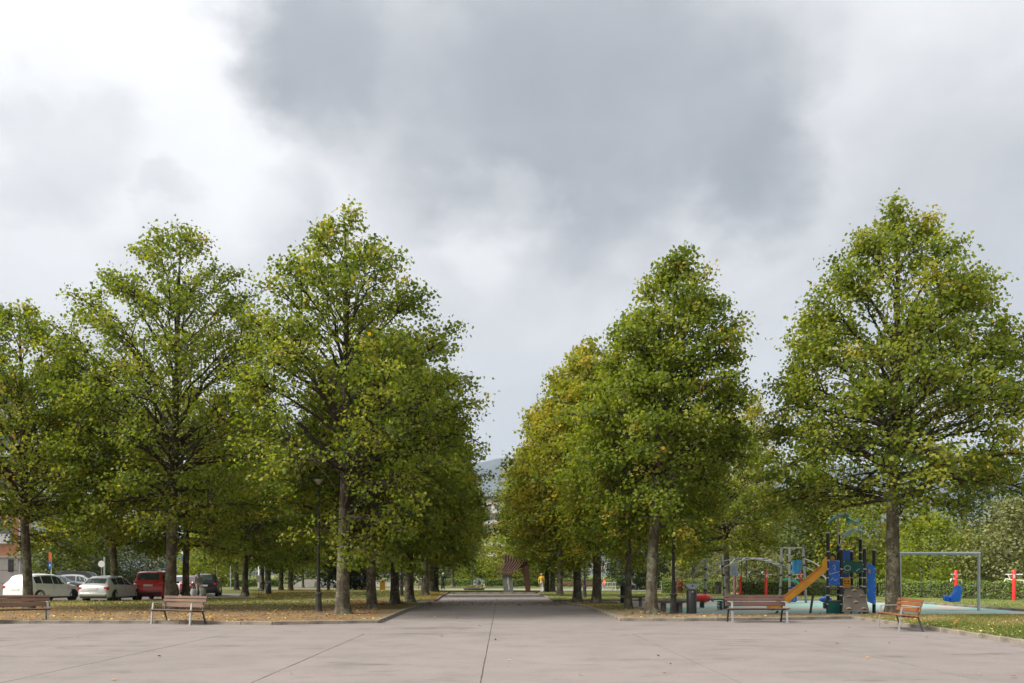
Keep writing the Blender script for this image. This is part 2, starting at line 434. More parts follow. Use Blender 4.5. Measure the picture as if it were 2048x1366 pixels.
rb = gp((1745, 1232.5), (1345, 1231.5), (1296, 1222), (1225, 1206.8))
RIGHT_BED = rf + rb
bed('planting_bed', RIGHT_BED, M['bed_right'], 'sandy soil bed right of the avenue before the playground')
rv = gp((1702, 1238.5), (1850, 1260), (2048, 1291)) + [Vector((11.0, 9.0, 0))]
M['verge'] = bed_mat('verge_grass', 30, 14, SOIL, (.22, .22, .07), (.11, .20, .03), 1.0)
RIGHT_VERGE = rv + [Vector((40, 9, 0)), Vector((40, 31.4, 0))] + gp((1745, 1232.5))
bed('lawn', RIGHT_VERGE, M['verge'], 'dry grass verge beside the right edge of the plaza')
kerb(off(rf + rv[1:], .07), 'concrete kerb round the sandy bed and the right verge')
r2f = gp((1076, 1188), (1108, 1203.6), (1300, 1202.5), (1400, 1200.5), (1640, 1202), (1850, 1208.5), (2048, 1224), (2300, 1248))
RIGHT_LAWN = r2f + [Vector((60, 60, 0)), Vector((30, 69, 0))] + gp((1400, 1186), (1085, 1185))
bed('lawn', RIGHT_LAWN, M['lawn'], 'green lawn between the avenue and the clipped hedge')
kerb(off(r2f, .07), 'low kerb along the front of the right lawn')
MEADOW = gp((903, 1187.6), (1070, 1187.6), (1085, 1181.4), (890, 1181.4))
bed('lawn', MEADOW, M['lawn'], 'strip of grass under the rusty sculpture', z=.06)
kerb(off(gp((903, 1187.8), (1070, 1187.8)), .05), 'kerb closing the far end of the avenue')
sheet('path', gp((520, 1180.8), (1420, 1180.8), (1420, 1177.6), (520, 1176.8)), -.015, M['path'], label='pale path crossing behind the sculpture')
sheet('path', gp((1395, 1190.8), (1395, 1188.9)) + [Vector((28, 62.5, 0)), Vector((28, 61.0, 0))], .092, M['path'], label='narrow pale path before the right hedge')
# the rubber floor of the playground
m_, nt_, b_, o_ = new_mat('rubber_floor')
f_ = tnoise(nt_, .28, 2, .4, 'Position'); g_ = tnoise(nt_, 90, 3, .7, 'Position')
w_ = tnoise(nt_, 1.1, 5, .6, 'Position')
c_ = tramp(nt_, f_, [(.40, (.20, .345, .305)), (.545, (.23, .375, .33)), (.56, (.40, .325, .27)), (.7, (.41, .335, .28))])
c_ = tmix(nt_, .5, c_, tramp(nt_, w_, [(.3, (.72, .72, .72)), (.7, (1.12, 1.12, 1.12))]), 'MULTIPLY')
c_ = tmix(nt_, .4, c_, tramp(nt_, g_, [(.3, (.7, .7, .7)), (.7, (1.2, 1.2, 1.2))]), 'MULTIPLY')
nt_.links.new(c_, b_.inputs['Base Color']); b_.inputs['Roughness'].default_value = .85
M['rubber'] = m_
PLAY = gp((1330, 1229), (1345, 1231), (1745, 1232), (2048, 1231)) + [Vector((40, 31.8, 0)), Vector((40, 36, 0))] + gp((2048, 1224.6), (1850, 1209), (1640, 1202.6), (1400, 1201.2), (1330, 1203.5))
sheet('playground_floor', PLAY, .03, M['rubber'], label='teal rubber playground floor with beige patches')

# ------------------------------------------------------------------ trees
def frame(T):
    ref = np.where(np.abs(T[:, 2:3]) < .9, np.array([[0, 0, 1.0]]), np.array([[1.0, 0, 0]]))
    U = np.cross(T, ref); U /= np.linalg.norm(U, axis=1, keepdims=True)
    return U, np.cross(T, U)
M['limb'] = bark_mat('shaded_limb_bark', (.022, .017, .012), (.070, .054, .038), (.085, .075, .055))  # limbs and upper trunk: crown shade put into the colour, and less lichen
class NB:                                     # numpy tubes
    def __init__(s): s.V, s.Q, s.n, s.mi = [], [], 0, []
    def tube(s, P, rad, k, flare=None, dark=True):
        P = np.asarray(P, float); rad = np.asarray(rad, float)
        T = np.gradient(P, axis=0); T /= np.linalg.norm(T, axis=1, keepdims=True) + 1e-9
        U, W = frame(T)
        a = np.arange(k) * 2 * np.pi / k
        rr = rad[:, None] * (np.ones(k)[None, :] if flare is None else flare(np.linspace(0, 1, len(P))[:, None], a[None, :]))
        V = P[:, None, :] + U[:, None, :] * (np.cos(a)[None, :] * rr)[..., None] + W[:, None, :] * (np.sin(a)[None, :] * rr)[..., None]
        m = len(P); i = np.arange(m - 1)[:, None] * k; j = np.arange(k)[None, :]; j2 = (j + 1) % k
        Q = np.stack([i + j, i + j2, i + k + j2, i + k + j], -1).reshape(-1, 4) + s.n
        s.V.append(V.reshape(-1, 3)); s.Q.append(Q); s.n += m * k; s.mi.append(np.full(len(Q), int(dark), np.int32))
    def mesh(s, name, mat):
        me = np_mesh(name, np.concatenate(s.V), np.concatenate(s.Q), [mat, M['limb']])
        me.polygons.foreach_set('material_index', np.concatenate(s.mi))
        me.polygons.foreach_set('use_smooth', np.ones(len(me.polygons), bool)); return me
def leaves(rng, C, size, outw, up=.55, out=.45, rnd=.75, asp=.9, droop=.6):
    n = len(C); g = lambda: rng.normal(size=(n, 3))
    N = np.array([0, 0, up]) + outw * out + g() * rnd; N /= np.linalg.norm(N, axis=1, keepdims=True) + 1e-9
    T = outw * .6 + g() * .7 - np.array([0, 0, droop]); T -= N * (T * N).sum(1, keepdims=True); T /= np.linalg.norm(T, axis=1, keepdims=True) + 1e-9
    B = np.cross(N, T); L = (size * rng.uniform(.65, 1.25, n))[:, None]
    lift = N * L * rng.uniform(-.02, .16, n)[:, None]
    V = np.stack([C - T * L * .5, C - T * L * .08 + B * L * asp * .5 + lift, C + T * L * .52 - N * L * .08, C - T * L * .08 - B * L * asp * .5 + lift], 1)
    return V.reshape(-1, 3), np.arange(4 * n).reshape(n, 4)
PROF = np.array([(0, .42), (.08, .72), (.24, .96), (.38, 1.0), (.56, .86), (.70, .68), (.84, .43), (.94, .19), (1, .03)])
ROUND = np.array([(0, .5), (.1, .75), (.3, 1), (.5, 1), (.7, .82), (.84, .56), (.94, .27), (1, .06)])
RPROF = np.array([(0, .60), (.10, .92), (.2, 1.0), (.32, .96), (.47, .86), (.62, .74), (.74, .57), (.84, .39), (.93, .19), (1, .03)])
CONE = np.array([(0, .7), (.12, 1.0), (.3, .93), (.5, .72), (.7, .48), (.85, .27), (1, .03)])
def near(C, g):                               # distance of points to an opening's axis
    g0, g1 = np.array(g[0]), np.array(g[1]); w = np.clip(((C - g0) @ (g1 - g0)) / ((g1 - g0) @ (g1 - g0)), 0, 1)
    return np.linalg.norm(C - g0 - w[:, None] * (g1 - g0), axis=1)
def tree_geo(seed, H, zb, Rm, trunk_r, prof=PROF, n_limb=32, n_sub=8, n_cl=4, n_leaf=22, leaf=.13, lean=(0, 0), yellow=.02, base=.42, lop=None, lobe=.055, gaps=(), n_shell=400, bark='bark', lmat='leaf'):
    rng = np.random.default_rng(seed); wood = NB()
    ph = rng.uniform(0, 6.28, 6)
    def axis(z):
        t = np.asarray(z, float) / H
        return np.stack([lean[0] * t ** 1.6 + .10 * np.sin(3.1 * t + ph[0]) * t * 2, lean[1] * t ** 1.6 + .10 * np.sin(2.7 * t + ph[1]) * t * 2, np.asarray(z, float)], -1)
    def env(z, az):
        t = np.clip((z - zb) / (H - zb), 0, 1)
        r = Rm * np.interp(t, prof[:, 0], prof[:, 1])
        k = 1 + lobe * (.6 * np.sin(2 * az + ph[2] + 4 * t) + .5 * np.sin(3 * az + ph[3] - 7 * t) + .5 * np.sin(5 * az + ph[4] + 11 * t))
        if lop: k = k * (1 + lop[0] * np.cos(az - lop[1]))
        return r * k
    zt = np.concatenate([[0, .08, .2, .4, .8], np.linspace(1.4, H * .96, 16)])
    rt = trunk_r * np.clip(1 - zt / (H * 1.02), .02, 1) ** .8
    rt[:5] *= [1.75, 1.5, 1.28, 1.12, 1.03]
    def flare(t, a):
        return 1 + np.exp(-t * 26) * .22 * np.sin(5 * a + ph[0]) + .05 * np.sin(3 * a + t * 9 + ph[1]) + .03 * np.sin(7 * a - t * 31)
    zi = int(np.searchsorted(zt, zb * 1.05)) + 1
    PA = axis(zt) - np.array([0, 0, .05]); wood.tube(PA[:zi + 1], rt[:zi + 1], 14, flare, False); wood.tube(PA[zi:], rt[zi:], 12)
    tr = lambda z: trunk_r * max(.04, 1 - z / (H * 1.02)) ** .8
    tg = np.linspace(0, 1, 60); cdf = np.cumsum(np.interp(tg, prof[:, 0], prof[:, 1]) ** 1.25); cdf = (cdf - cdf[0]) / (cdf[-1] - cdf[0])
    C, O, TO, limbs = [], [], [], []
    for i in range(n_limb + 12):
        u = min(.99, (i + .5) / n_limb)
        az = i * 2.39996 + rng.uniform(-.45, .45)
        tz = float(np.clip(np.interp(u, cdf, tg) + rng.uniform(-.03, .03), .01, .985))
        if i >= n_limb: tz = .62 + .365 * (i - n_limb) / 11
        u = tz
        z1 = zb + (H - zb) * tz
        r1 = env(z1, az) * rng.uniform(.86, 1.05)
        slope = .15 + 1.25 * u ** 1.2 + rng.uniform(-.12, .12)
        z0 = max(zb + .1 + .26 * (H - zb) * rng.random() ** 1.4, min(z1 - r1 * slope, H * .93 - .3)); z0 = max(zb, min(z0, z1 + .1))
        if i >= n_limb: z0 = z1 - 1.0 - r1 * .8
        if u < .22: z1 -= .35 + .5 * rng.random()
        d = np.array([math.cos(az), math.sin(az), 0])
        p0 = axis(z0); p3 = axis(z1) + d * r1
        dz = z1 - z0
        p1 = p0 + d * r1 * .30 + np.array([0, 0, dz * .38 + .28]); p2 = p0 + d * r1 * .70 + np.array([0, 0, dz * .80 + .30 * (1 - u)])
        s = np.linspace(0, 1, 10)[:, None]
        B = (1 - s) ** 3 * p0 + 3 * (1 - s) ** 2 * s * p1 + 3 * (1 - s) * s ** 2 * p2 + s ** 3 * p3
        B[1:-1] += rng.normal(size=(8, 3)) * .05
        if any(near(np.concatenate([B, (B[1:] + B[:-1]) / 2]), g).min() < max(.75, g[2] * .62) for g in gaps): continue
        limbs.append(B[3:])
        rb_ = min(.42 * tr(z0), .018 + .020 * r1)
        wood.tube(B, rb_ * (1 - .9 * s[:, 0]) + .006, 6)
        yl = False
        ns = max(4, round(n_sub * (.45 + .62 * r1 / Rm)))
        for j in range(ns + 1):
            sj = 1.0 if j == ns else min(1, .16 + .82 * (j + rng.random()) / ns)
            q = sj * 9; k = min(8, int(q)); P = B[k] + (B[k + 1] - B[k]) * (q - k)
            T = B[k + 1] - B[k]; T /= np.linalg.norm(T)
            if j == ns: D = T + rng.normal(size=3) * .15
            else:
                sg = 1 if j % 2 else -1; an = sg * rng.uniform(.45, 1.25); ca, sa = math.cos(an), math.sin(an)
                D = np.array([T[0] * ca - T[1] * sa, T[0] * sa + T[1] * ca, T[2] * .6 + rng.uniform(-.12, .60)])
            D /= np.linalg.norm(D)
            ln = (.34 * r1 + .45) * (1.25 - .65 * sj) * rng.uniform(.7, 1.25)
            e = P + D * ln
            a2 = axis(e[2]); rad = math.hypot(e[0] - a2[0], e[1] - a2[1]); lim = env(e[2], math.atan2(e[1] - a2[1], e[0] - a2[0])) * .98 + .05
            if rad > lim: ln *= max(.3, lim / rad * .9)
            tt = np.linspace(0, 1, 5)[:, None]
            if any(near(P + D * ln * tt, g).min() < g[2] * .6 for g in gaps): continue
            S = P + D * ln * tt + np.array([0, 0, -.16 * ln]) * tt ** 2 + rng.normal(size=(5, 3)) * .03 * tt
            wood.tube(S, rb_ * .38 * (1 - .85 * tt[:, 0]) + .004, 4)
            ys = yl or rng.random() < yellow
            tb = rng.normal(0, .13)
            ncl = n_cl if j < ns else n_cl + 1
            for c in range(ncl):
                if sj < .6 and rng.random() < .62 - .4 * sj: continue
                w = .28 + .74 * (c + rng.random() * .8) / ncl; w = min(w, 1.02)
                cc = P + D * ln * w + np.array([0, 0, -.16 * ln]) * w * w
                m = max(4, int(n_leaf * rng.uniform(.6, 1.35)))
                off_ = rng.normal(size=(m, 3)) * np.array([.21, .21, .15]) * (.75 + .4 * leaf / .13)
                off_[:, 2] -= .25 * (off_[:, 0] ** 2 + off_[:, 1] ** 2)
                C.append(cc + off_)
                o = cc - axis(cc[2]); o = o / (np.linalg.norm(o) + 1e-6); O.append(np.repeat(o[None], m, 0))
                t = rng.normal(base + tb, .11, m)
                t = np.where(rng.random(m) < .006 + yellow * .3, rng.uniform(.88, 1, m), t)
                if ys: t = rng.uniform(.84, 1.0, m)
                TO.append(np.clip(t, 0, 1))
    LP = np.concatenate(limbs)
    for i in range(n_shell):                  # outer sprays that close the outline
        tz = float(np.interp(rng.random() ** .8, cdf, tg)); tz = min(.99, tz); z = zb + (H - zb) * tz; az = rng.uniform(0, 6.283)
        d = np.array([math.cos(az), math.sin(az), 0]); cc = axis(z) + d * env(z, az) * rng.uniform(.84, 1.0)
        P = LP[np.argmin(((LP - cc + d * .5 + np.array([0, 0, .4])) ** 2).sum(1))]
        ln = np.linalg.norm(cc - P)
        if ln > 3.2: continue
        tt = np.linspace(0, 1, 5)[:, None]; S = P + (cc - P) * tt + np.array([0, 0, .14 * ln]) * np.sin(tt * 3.14)
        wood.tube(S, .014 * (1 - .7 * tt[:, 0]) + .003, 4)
        tb = rng.normal(.03, .10); ys = rng.random() < yellow
        for w in (.55, .8, 1.0):
            c2 = S[int(w * 4)]; m = max(4, int(n_leaf * rng.uniform(.7, 1.3)))
            off_ = rng.normal(size=(m, 3)) * np.array([.22, .22, .15]); off_[:, 2] -= .3 * (off_[:, 0] ** 2 + off_[:, 1] ** 2)
            C.append(c2 + off_); o = d * .8 + np.array([0, 0, .3]); O.append(np.repeat(o[None], m, 0))
            TO.append(np.clip(rng.uniform(.84, 1, m) if ys else rng.normal(base + tb, .11, m), 0, 1))
    C = np.concatenate(C); O = np.concatenate(O); TO = np.concatenate(TO)
    keep = (C[:, 2] > 1.6) & (rng.random(len(C)) < np.clip(.86 + .3 * (C[:, 2] - zb) / (H - zb), 0, 1)); 
    for g0, g1, gr in gaps:                   # openings in the crown
        g0, g1 = np.array(g0), np.array(g1); w = np.clip(((C - g0) @ (g1 - g0)) / ((g1 - g0) @ (g1 - g0)), 0, 1)
        keep &= np.linalg.norm(C - g0 - w[:, None] * (g1 - g0), axis=1) > gr * rng.uniform(.75, 1.25, len(C))
    C, O, TO = C[keep], O[keep], TO[keep]
    V, Q = leaves(rng, C, leaf, O)
    return wood.mesh('trunk', M[bark]), np_mesh('crown', V, Q, M[lmat], TO)
def put_tree(name, geo, loc, rz=0, scale=1, label=None, group=None, cat='tree'):
    e = empty(name, loc, rz, label, cat, group)
    e.scale = (scale,) * 3 if not hasattr(scale, '__len__') else scale
    link('trunk', geo[0], e); tag(link('crown', geo[1], e), kind='stuff')
    return e
BZ = .06
def base(px, py):
    p = ground_at(px, py); p.z = BZ; return p
def hgt(py, top): return (py - top) / ((py - HZ) / EYE)

# the foremost trees, each of its own shape
_lb = base(685, 1232); _lh = at(642, 968, 33.8) - _lb; _lc = Vector((0, 0, EYE)) - _lb; _ln = _lh.lerp(_lc, .25)
put_tree('linden_tree', tree_geo(11, hgt(1232, 424), 2.35, 4.5, .255, n_limb=54, n_sub=11, n_cl=5, n_leaf=10.8, leaf=.138, lean=(.25, 0), lop=(.08, 0), yellow=.012, gaps=((tuple(_lh), tuple(_ln), .95), (tuple(_lh - Vector((0, 0, 1.0))), tuple(_ln - Vector((0, 0, .8))), .3), (tuple(_lh - Vector((0, 0, 1.8))), tuple(_ln - Vector((0, 0, 1.4))), .3))), base(685, 1232),
         label='tall green linden with lichened trunk beside the lamp, left corner of the avenue')
put_tree('linden_tree', tree_geo(12, hgt(1223, 452), 2.9, 4.5, .235, n_limb=50, n_sub=11, n_cl=5, n_leaf=10.8, leaf=.138, lean=(.6, 0), lop=(.06, 3.1), yellow=.012, prof=ROUND * np.array([1, 1.0])), base(340, 1223),
         label='tall linden with dark trunk rising behind the left angled bench')
put_tree('linden_tree', tree_geo(13, hgt(1233, 498), 3.2, 3.0, .22, n_limb=52, n_sub=10, n_cl=5, n_leaf=11.5, leaf=.138, lean=(.95, 0), lobe=.10, lop=(.05, .2), yellow=.03, base=.40), base(1303, 1233),
         label='linden leaning right at the avenue corner with a few yellow sprays')
put_tree('linden_tree', tree_geo(14, hgt(1234, 416), 4.0, 4.75, .26, n_limb=56, n_sub=11, n_cl=5, n_leaf=11.6, leaf=.138, lean=(-.1, 0), yellow=.014, base=.45, prof=RPROF, n_shell=520), base(1787, 1234),
         label='broad cone shaped linden behind the orange brown bench on the right')
put_tree('linden_tree', tree_geo(15, hgt(1222, 608), 3.0, 4.4, .20, n_limb=44, n_sub=10, n_cl=5, n_leaf=12.4, leaf=.138, lean=(-.7, 0), yellow=.01), base(57, 1222),
         label='leftmost linden standing before the white parked car')
put_tree('linden_tree', tree_geo(16, 13.2, 3.0, 4.6, .22, n_limb=40, n_sub=9, n_cl=5, n_leaf=13.6, leaf=.16, lean=(-1.3, .3), yellow=.02), base(231, 1203.5),
         label='linden with slanting dark trunk before the silver car')
# the rows behind them: a few kinds, each tree a copy
G_ = [tree_geo(21, 13.4, 2.5, 4.2, .24, n_limb=42, n_sub=9, n_cl=4, n_leaf=11.4, leaf=.17, yellow=.02),
      tree_geo(22, 12.8, 2.7, 4.0, .22, n_limb=40, n_sub=9, n_cl=4, n_leaf=10.6, leaf=.17, yellow=.05, base=.52),
      tree_geo(23, 13.6, 2.4, 3.7, .23, n_limb=42, n_sub=9, n_cl=4, n_leaf=11.4, leaf=.17, yellow=.05, base=.50, lmat='leaf_yel'),
      tree_geo(24, 10.5, 2.2, 3.1, .15, n_limb=36, n_sub=8, n_cl=4, n_leaf=10.6, leaf=.16, yellow=.06, base=.45, lmat='leaf_lime'),
      tree_geo(25, 13.0, 2.4, 4.2, .22, n_limb=36, n_sub=8, n_cl=4, n_leaf=10.6, leaf=.20, yellow=.02, base=.40, bark='bark_dark')]
LROW, RROW, LPARK = 'lindens lining the left of the avenue', 'lindens lining the right of the avenue', 'trees between the car park and the avenue'
rows = [
    (743, 1221, 0, .90, 'slim straight linden trunk just behind the lichened corner linden', LROW),
    (790, 1212, 4, 1.0, 'dark trunked linden, third along the left kerb of the avenue', LROW),
    (819, 1206, 0, 1.0, 'dark trunked linden where the left kerb meets the cross path', LROW),
    (851, 1193.5, 1, 1.0, 'pale barked linden beyond the cross path on the left', LROW),
    (863, 1185.5, 0, .98, 'linden half hidden behind the pale barked one on the left', LROW),
    (872, 1184.5, 4, 1.02, 'dark linden beside the person in black', LROW),
    (905, 1174.5, 1, 1.0, 'farthest linden of the left row before the low hedge', LROW),
    (1257, 1221, 3, 1.0, 'slim lime green linden with twisted trunk beside the litter bin', RROW),
    (1193, 1209.5, 2, 1.02, 'yellowing linden with thick dark trunk right of the avenue', RROW),
    (1155, 1205, 2, 1.0, 'yellowing linden, third along the right side of the avenue', RROW),
    (1120, 1194, 1, .98, 'linden on the green lawn right of the sculpture', RROW),
    (1105, 1185.5, 2, .95, 'slim linden just right of the walker in yellow', RROW),
    (1094, 1185.2, 4, .98, 'dark trunked linden next to the walker in yellow', RROW),
    (1453, 1194.5, 1, 1.0, 'linden behind the arched climbing frame', RROW),
    (1387, 1180, 3, 1.2, 'bright green tree beyond the lawn behind the corner lamp', RROW),
    (372, 1199, 1, 1.0, 'pale trunked linden between the red van and the walker', LPARK),
    (490, 1193, 4, 1.0, 'dark linden with spreading roots at the edge of the car park', LPARK),
    (473, 1180, 4, 1.0, 'dark trunk showing just left of the spreading rooted linden', LPARK),
    (535, 1188.5, 0, 1.0, 'linden with a black litter bin before its trunk', LPARK),
    (524, 1181, 4, 1.0, 'dark trunk showing just left of the bin linden', LPARK),
    (562, 1182.3, 4, .95, 'dark linden first right of the bin linden', LPARK),
    (581, 1182.6, 0, .95, 'dark linden second right of the bin linden', LPARK),
    (606, 1175, 3, .9, 'slim lime green tree before the skate ramp', LPARK),
]
for i, (px, py, k, s, lab, grp) in enumerate(rows):
    put_tree('linden_tree', G_[k], base(px, py), i * 1.9 + .4, (s, s, s * (1 + .03 * math.sin(i * 2.2))), lab, grp)

def bush_geo(seed, H, rx, zb, n_cl, n_leaf, leaf, lmat, prof=ROUND, trunk=.14, bark='bark_dark', base=.45):
    rng = np.random.default_rng(seed); wood = NB()
    zt = np.linspace(0, H * .8, 8); wood.tube(np.stack([.1 * np.sin(zt), .1 * np.cos(zt), zt - .05], -1), trunk * (1 - zt / H), 8, None, False)
    u = rng.random(n_cl); az = rng.random(n_cl) * 6.283; ph = rng.random(4) * 6.28
    z = zb + (H - zb) * u; r = rx * np.interp(u, prof[:, 0], prof[:, 1]) * (1 + .22 * np.sin(3 * az + ph[0] + 5 * u) + .14 * np.sin(5 * az + ph[1] - 9 * u)) * np.sqrt(rng.uniform(.35, 1.05, n_cl))
    cc = np.stack([r * np.cos(az), r * np.sin(az), z], -1)
    for i in range(0, n_cl, max(1, n_cl // 14)):
        p0 = np.array([0, 0, max(.2, z[i] * .55)]); s = np.linspace(0, 1, 4)[:, None]
        wood.tube(p0 + (cc[i] - p0) * s + np.array([0, 0, .2]) * np.sin(s * 3.14), (trunk * .35) * (1 - .8 * s[:, 0]), 5)
    sp = rx * .17
    C = np.repeat(cc, n_leaf, 0) + rng.normal(size=(n_cl * n_leaf, 3)) * np.array([sp, sp, sp * .6])
    C[:, 2] = np.maximum(C[:, 2], .05)
    O = C - np.array([0, 0, H * .4]); O /= np.linalg.norm(O, axis=1, keepdims=True)
    tone = np.clip(np.repeat(rng.normal(base, .13, n_cl), n_leaf) + rng.normal(0, .14, n_cl * n_leaf), 0, 1)
    V, Q = leaves(rng, C, leaf, O)
    return wood.mesh('trunk', M[bark]), np_mesh('crown', V, Q, M[lmat], tone)
B_ = {'grey': bush_geo(31, 9, 4.2, .4, 260, 30, .30, 'leaf_grey'), 'dark': bush_geo(32, 11, 4.6, .3, 300, 30, .30, 'leaf_dark'),
      'green': bush_geo(33, 10, 4.2, .3, 280, 30, .30, 'leaf', base=.55), 'olive': bush_geo(34, 7, 3.8, .1, 300, 34, .22, 'leaf_olive'),
      'lime': bush_geo(35, 8, 3.6, .2, 280, 32, .24, 'leaf_lime'), 'conifer': bush_geo(36, 9, 2.2, .15, 300, 34, .22, 'leaf_dark', prof=CONE, base=.25),
      'birch': bush_geo(37, 16, 2.6, 3, 340, 26, .22, 'leaf_yel', prof=ROUND, bark='bark_pale', base=.6)}
def bush(kind, px, Y, top, halfpx, label, rz=0, name='broadleaf_tree', grp='trees beyond the park hedges'):
    g = B_[kind]; X = (px - 1024) / F * Y; H = EYE + (HZ - top) / F * Y; rr = halfpx / F * Y
    dims = {'grey': (9, 4.2), 'dark': (11, 4.6), 'green': (10, 4.2), 'olive': (7, 3.8), 'lime': (8, 3.6), 'conifer': (9, 2.2), 'birch': (16, 2.6)}[kind]
    return put_tree(name, g, (X, Y, -.05), rz, (rr / dims[1], rr / dims[1], H / dims[0]), label, grp)
for a in (
    ('dark', 1975, 74, 925, 105, 'dark green rounded tree at the right edge above the hedge', .3),
    ('lime', 1862, 63, 1030, 78, 'yellow green bushy tree behind the swing frame', 1.1),
    ('olive', 2035, 60, 1003, 100, 'pale olive bush at the right edge behind the hedge', 2.0),
    ('green', 1705, 80, 985, 90, 'green tree rising behind the play tower', .7),
    ('grey', 1590, 84, 985, 90, 'grey green tree behind the climbing arch end', 3.1),
    ('birch', 1505, 92, 790, 50, 'tall pale yellow tree showing above the corner linden', 0),
    ('lime', 1625, 96, 930, 60, 'pale yellow green tree above the slide', 2.2),
    ('olive', 1500, 78, 1085, 70, 'pale olive bush behind the climbing arch', .4),
    ('olive', 1380, 98, 1115, 60, 'olive bush behind the hedge left of the arch', 1.4),
    ('dark', 1275, 88, 1000, 62, 'dark evergreen with low crown beyond the lawn', 2.6),
    ('green', 1030, 120, 1040, 72, 'green tree behind the rusty sculpture', 1.0),
    ('lime', 945, 122, 1118, 34, 'yellow green bush behind the far hedge left of the sculpture', 2.9),
    ('conifer', 700, 84, 985, 46, 'dark evergreen sweeping to the ground behind the lichened linden', .5),
    ('grey', 150, 92, 1050, 85, 'grey green tree behind the parked cars at the round sign', 1.7),
    ('dark', 262, 100, 1085, 62, 'dark green tree behind the red van', .2),
    ('lime', 110, 108, 1095, 60, 'pale green tree above the white parked car', .9),
    ('green', 430, 112, 1060, 70, 'green tree behind the black parked car', 2.3),
):
    bush(*a[:6], rz=a[6])
# the wood beyond, one mass
rng = np.random.default_rng(77)
wv, wq, wt, wn_ = [], [], [], 0
for i in range(74):
    X = rng.uniform(-105, 105); Y = 122 + rng.uniform(0, 34); Hh = rng.uniform(5.5, 10.5) * (1.0 if X < 25 else 1.15); rr = rng.uniform(3, 5.2)
    if -14 < X < 6: Hh = min(Hh, 6.0)
    cl = 95; u = rng.random(cl); az = rng.random(cl) * 6.283
    r = rr * np.interp(u, ROUND[:, 0], ROUND[:, 1]) * np.sqrt(rng.uniform(.4, 1.05, cl))
    cc = np.stack([X + r * np.cos(az), Y + r * np.sin(az), .3 + (Hh - .3) * u], -1)
    C = np.repeat(cc, 22, 0) + rng.normal(size=(cl * 22, 3)) * np.array([.7, .7, .45]); C[:, 2] = np.maximum(C[:, 2], 0)
    O = C - np.array([X, Y, Hh * .4]); O /= np.linalg.norm(O, axis=1, keepdims=True)
    V, Q = leaves(rng, C, .42, O)
    wv.append(V); wq.append(Q + wn_); wn_ += len(V); wt.append(np.clip(rng.normal(rng.uniform(.2, .75), .15, len(Q)), 0, 1))
M['leaf_wood'] = leaf_mat('mixed_wood_leaves', [(0, (.035, .055, .02)), (.45, (.075, .10, .03)), (.8, (.17, .18, .06)), (1, (.26, .24, .09))], .25)
tag(link('woodland', np_mesh('woodland', np.concatenate(wv), np.concatenate(wq), M['leaf_wood'], np.concatenate(wt))), 'mixed green wood closing the view behind the park', 'wood', kind='stuff')

# a pollarded tree without leaves
def bare_tree(px, py, top, label):
    o = base(px, py); s = 1 / ((py - HZ) / EYE); e = empty('bare_tree', o, 0, label, 'tree')
    rng = random.Random(3); m = MB(); h = (py - top) * s
    m.tube([(0, 0, 0), (.03, 0, h * .3), (0, .02, h * .55)], [.13, .10, .085], 8); m.build('trunk', M['bark_pale'], e, True)
    for i in range(9):
        a = i * 2.4; m = MB(); d = Vector((math.cos(a), math.sin(a), 0)); p = Vector((0, .02, h * (.45 + .012 * i)))
        e1 = p + d * h * .18 + Vector((0, 0, h * .15)); e2 = e1 + d * h * .14 + Vector((0, 0, h * .22))
        m.tube([p, e1, e2], [.06, .045, .02], 6)
        for k in range(5):
            b = e1.lerp(e2, k / 4); m.tube([b, b + Vector((rng.uniform(-.5, .5), rng.uniform(-.5, .5), rng.uniform(.4, .8)))], [.02, .006], 4)
        m.build('limb', M['bark_pale'], e, True)
bare_tree(299, 1174, 1100, 'small pollarded tree with bare pale limbs behind the red van')
bare_tree(1203, 1172, 1115, 'small bare pale tree behind the seated person in red')

# hedges
def hedge(a, b, h, w, label, lmat='leaf_hedge', dens=420, leaf=.10):
    a, b = Vector(a), Vector(b); L = (b - a).length; e = empty('hedge', a, math.atan2(b.y - a.y, b.x - a.x), label, 'hedge', 'clipped hedges')
    rng = np.random.default_rng(int(abs(a.x) * 10 + L)); n = int(L * dens)
    core = MB().box((L / 2, 0, h / 2 - .02), (L, w - .3, h - .25)).build('core', M['bark_dark'], e)
    x = rng.random(n) * L; k = rng.random(n); nz = .06 * np.sin(x * 1.7) + .05 * np.sin(x * 4.1 + 1)
    y = np.where(k < .62, -w / 2 + rng.normal(0, .05, n), rng.uniform(-w / 2, w / 2, n)); z = np.where(k < .62, rng.uniform(.03, h, n), h + rng.normal(0, .035, n)) + nz * (1)
    y = np.where(k > .9, w / 2 + rng.normal(0, .05, n), y); z = np.where(k > .9, rng.uniform(.03, h, n), z)
    C = np.stack([x, y + .05 * np.sin(x * 3), np.maximum(z, .03)], -1)
    O = np.stack([np.zeros(n), np.where(k < .62, -1, np.where(k > .9, 1, 0)), np.where((k >= .62) & (k <= .9), 1, .1)], -1)
    V, Q = leaves(rng, C, leaf, O.astype(float), up=.2, out=.8, rnd=.5)
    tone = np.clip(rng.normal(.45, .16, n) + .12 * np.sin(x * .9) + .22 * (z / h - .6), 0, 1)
    tag(link('foliage', np_mesh('foliage', V, Q, M[lmat], tone), e), kind='stuff')
hz_ = [ground_at(1392, 1191.5), ground_at(1470, 1192), ground_at(1755, 1196), ground_at(2200, 1206)]
hedge(hz_[1] + Vector((.4, 0, .03)), hz_[2], 1.12, .9, 'clipped green hedge behind the play tower and fitness posts')
hedge(hz_[2] + Vector((.3, 0, .03)), hz_[3], 1.12, .9, 'clipped green hedge running behind the swing to the right edge')
hedge(ground_at(1325, 1188), ground_at(1352, 1188.2), 1.15, .9, 'bright green hedge stub between lamp and corner linden')
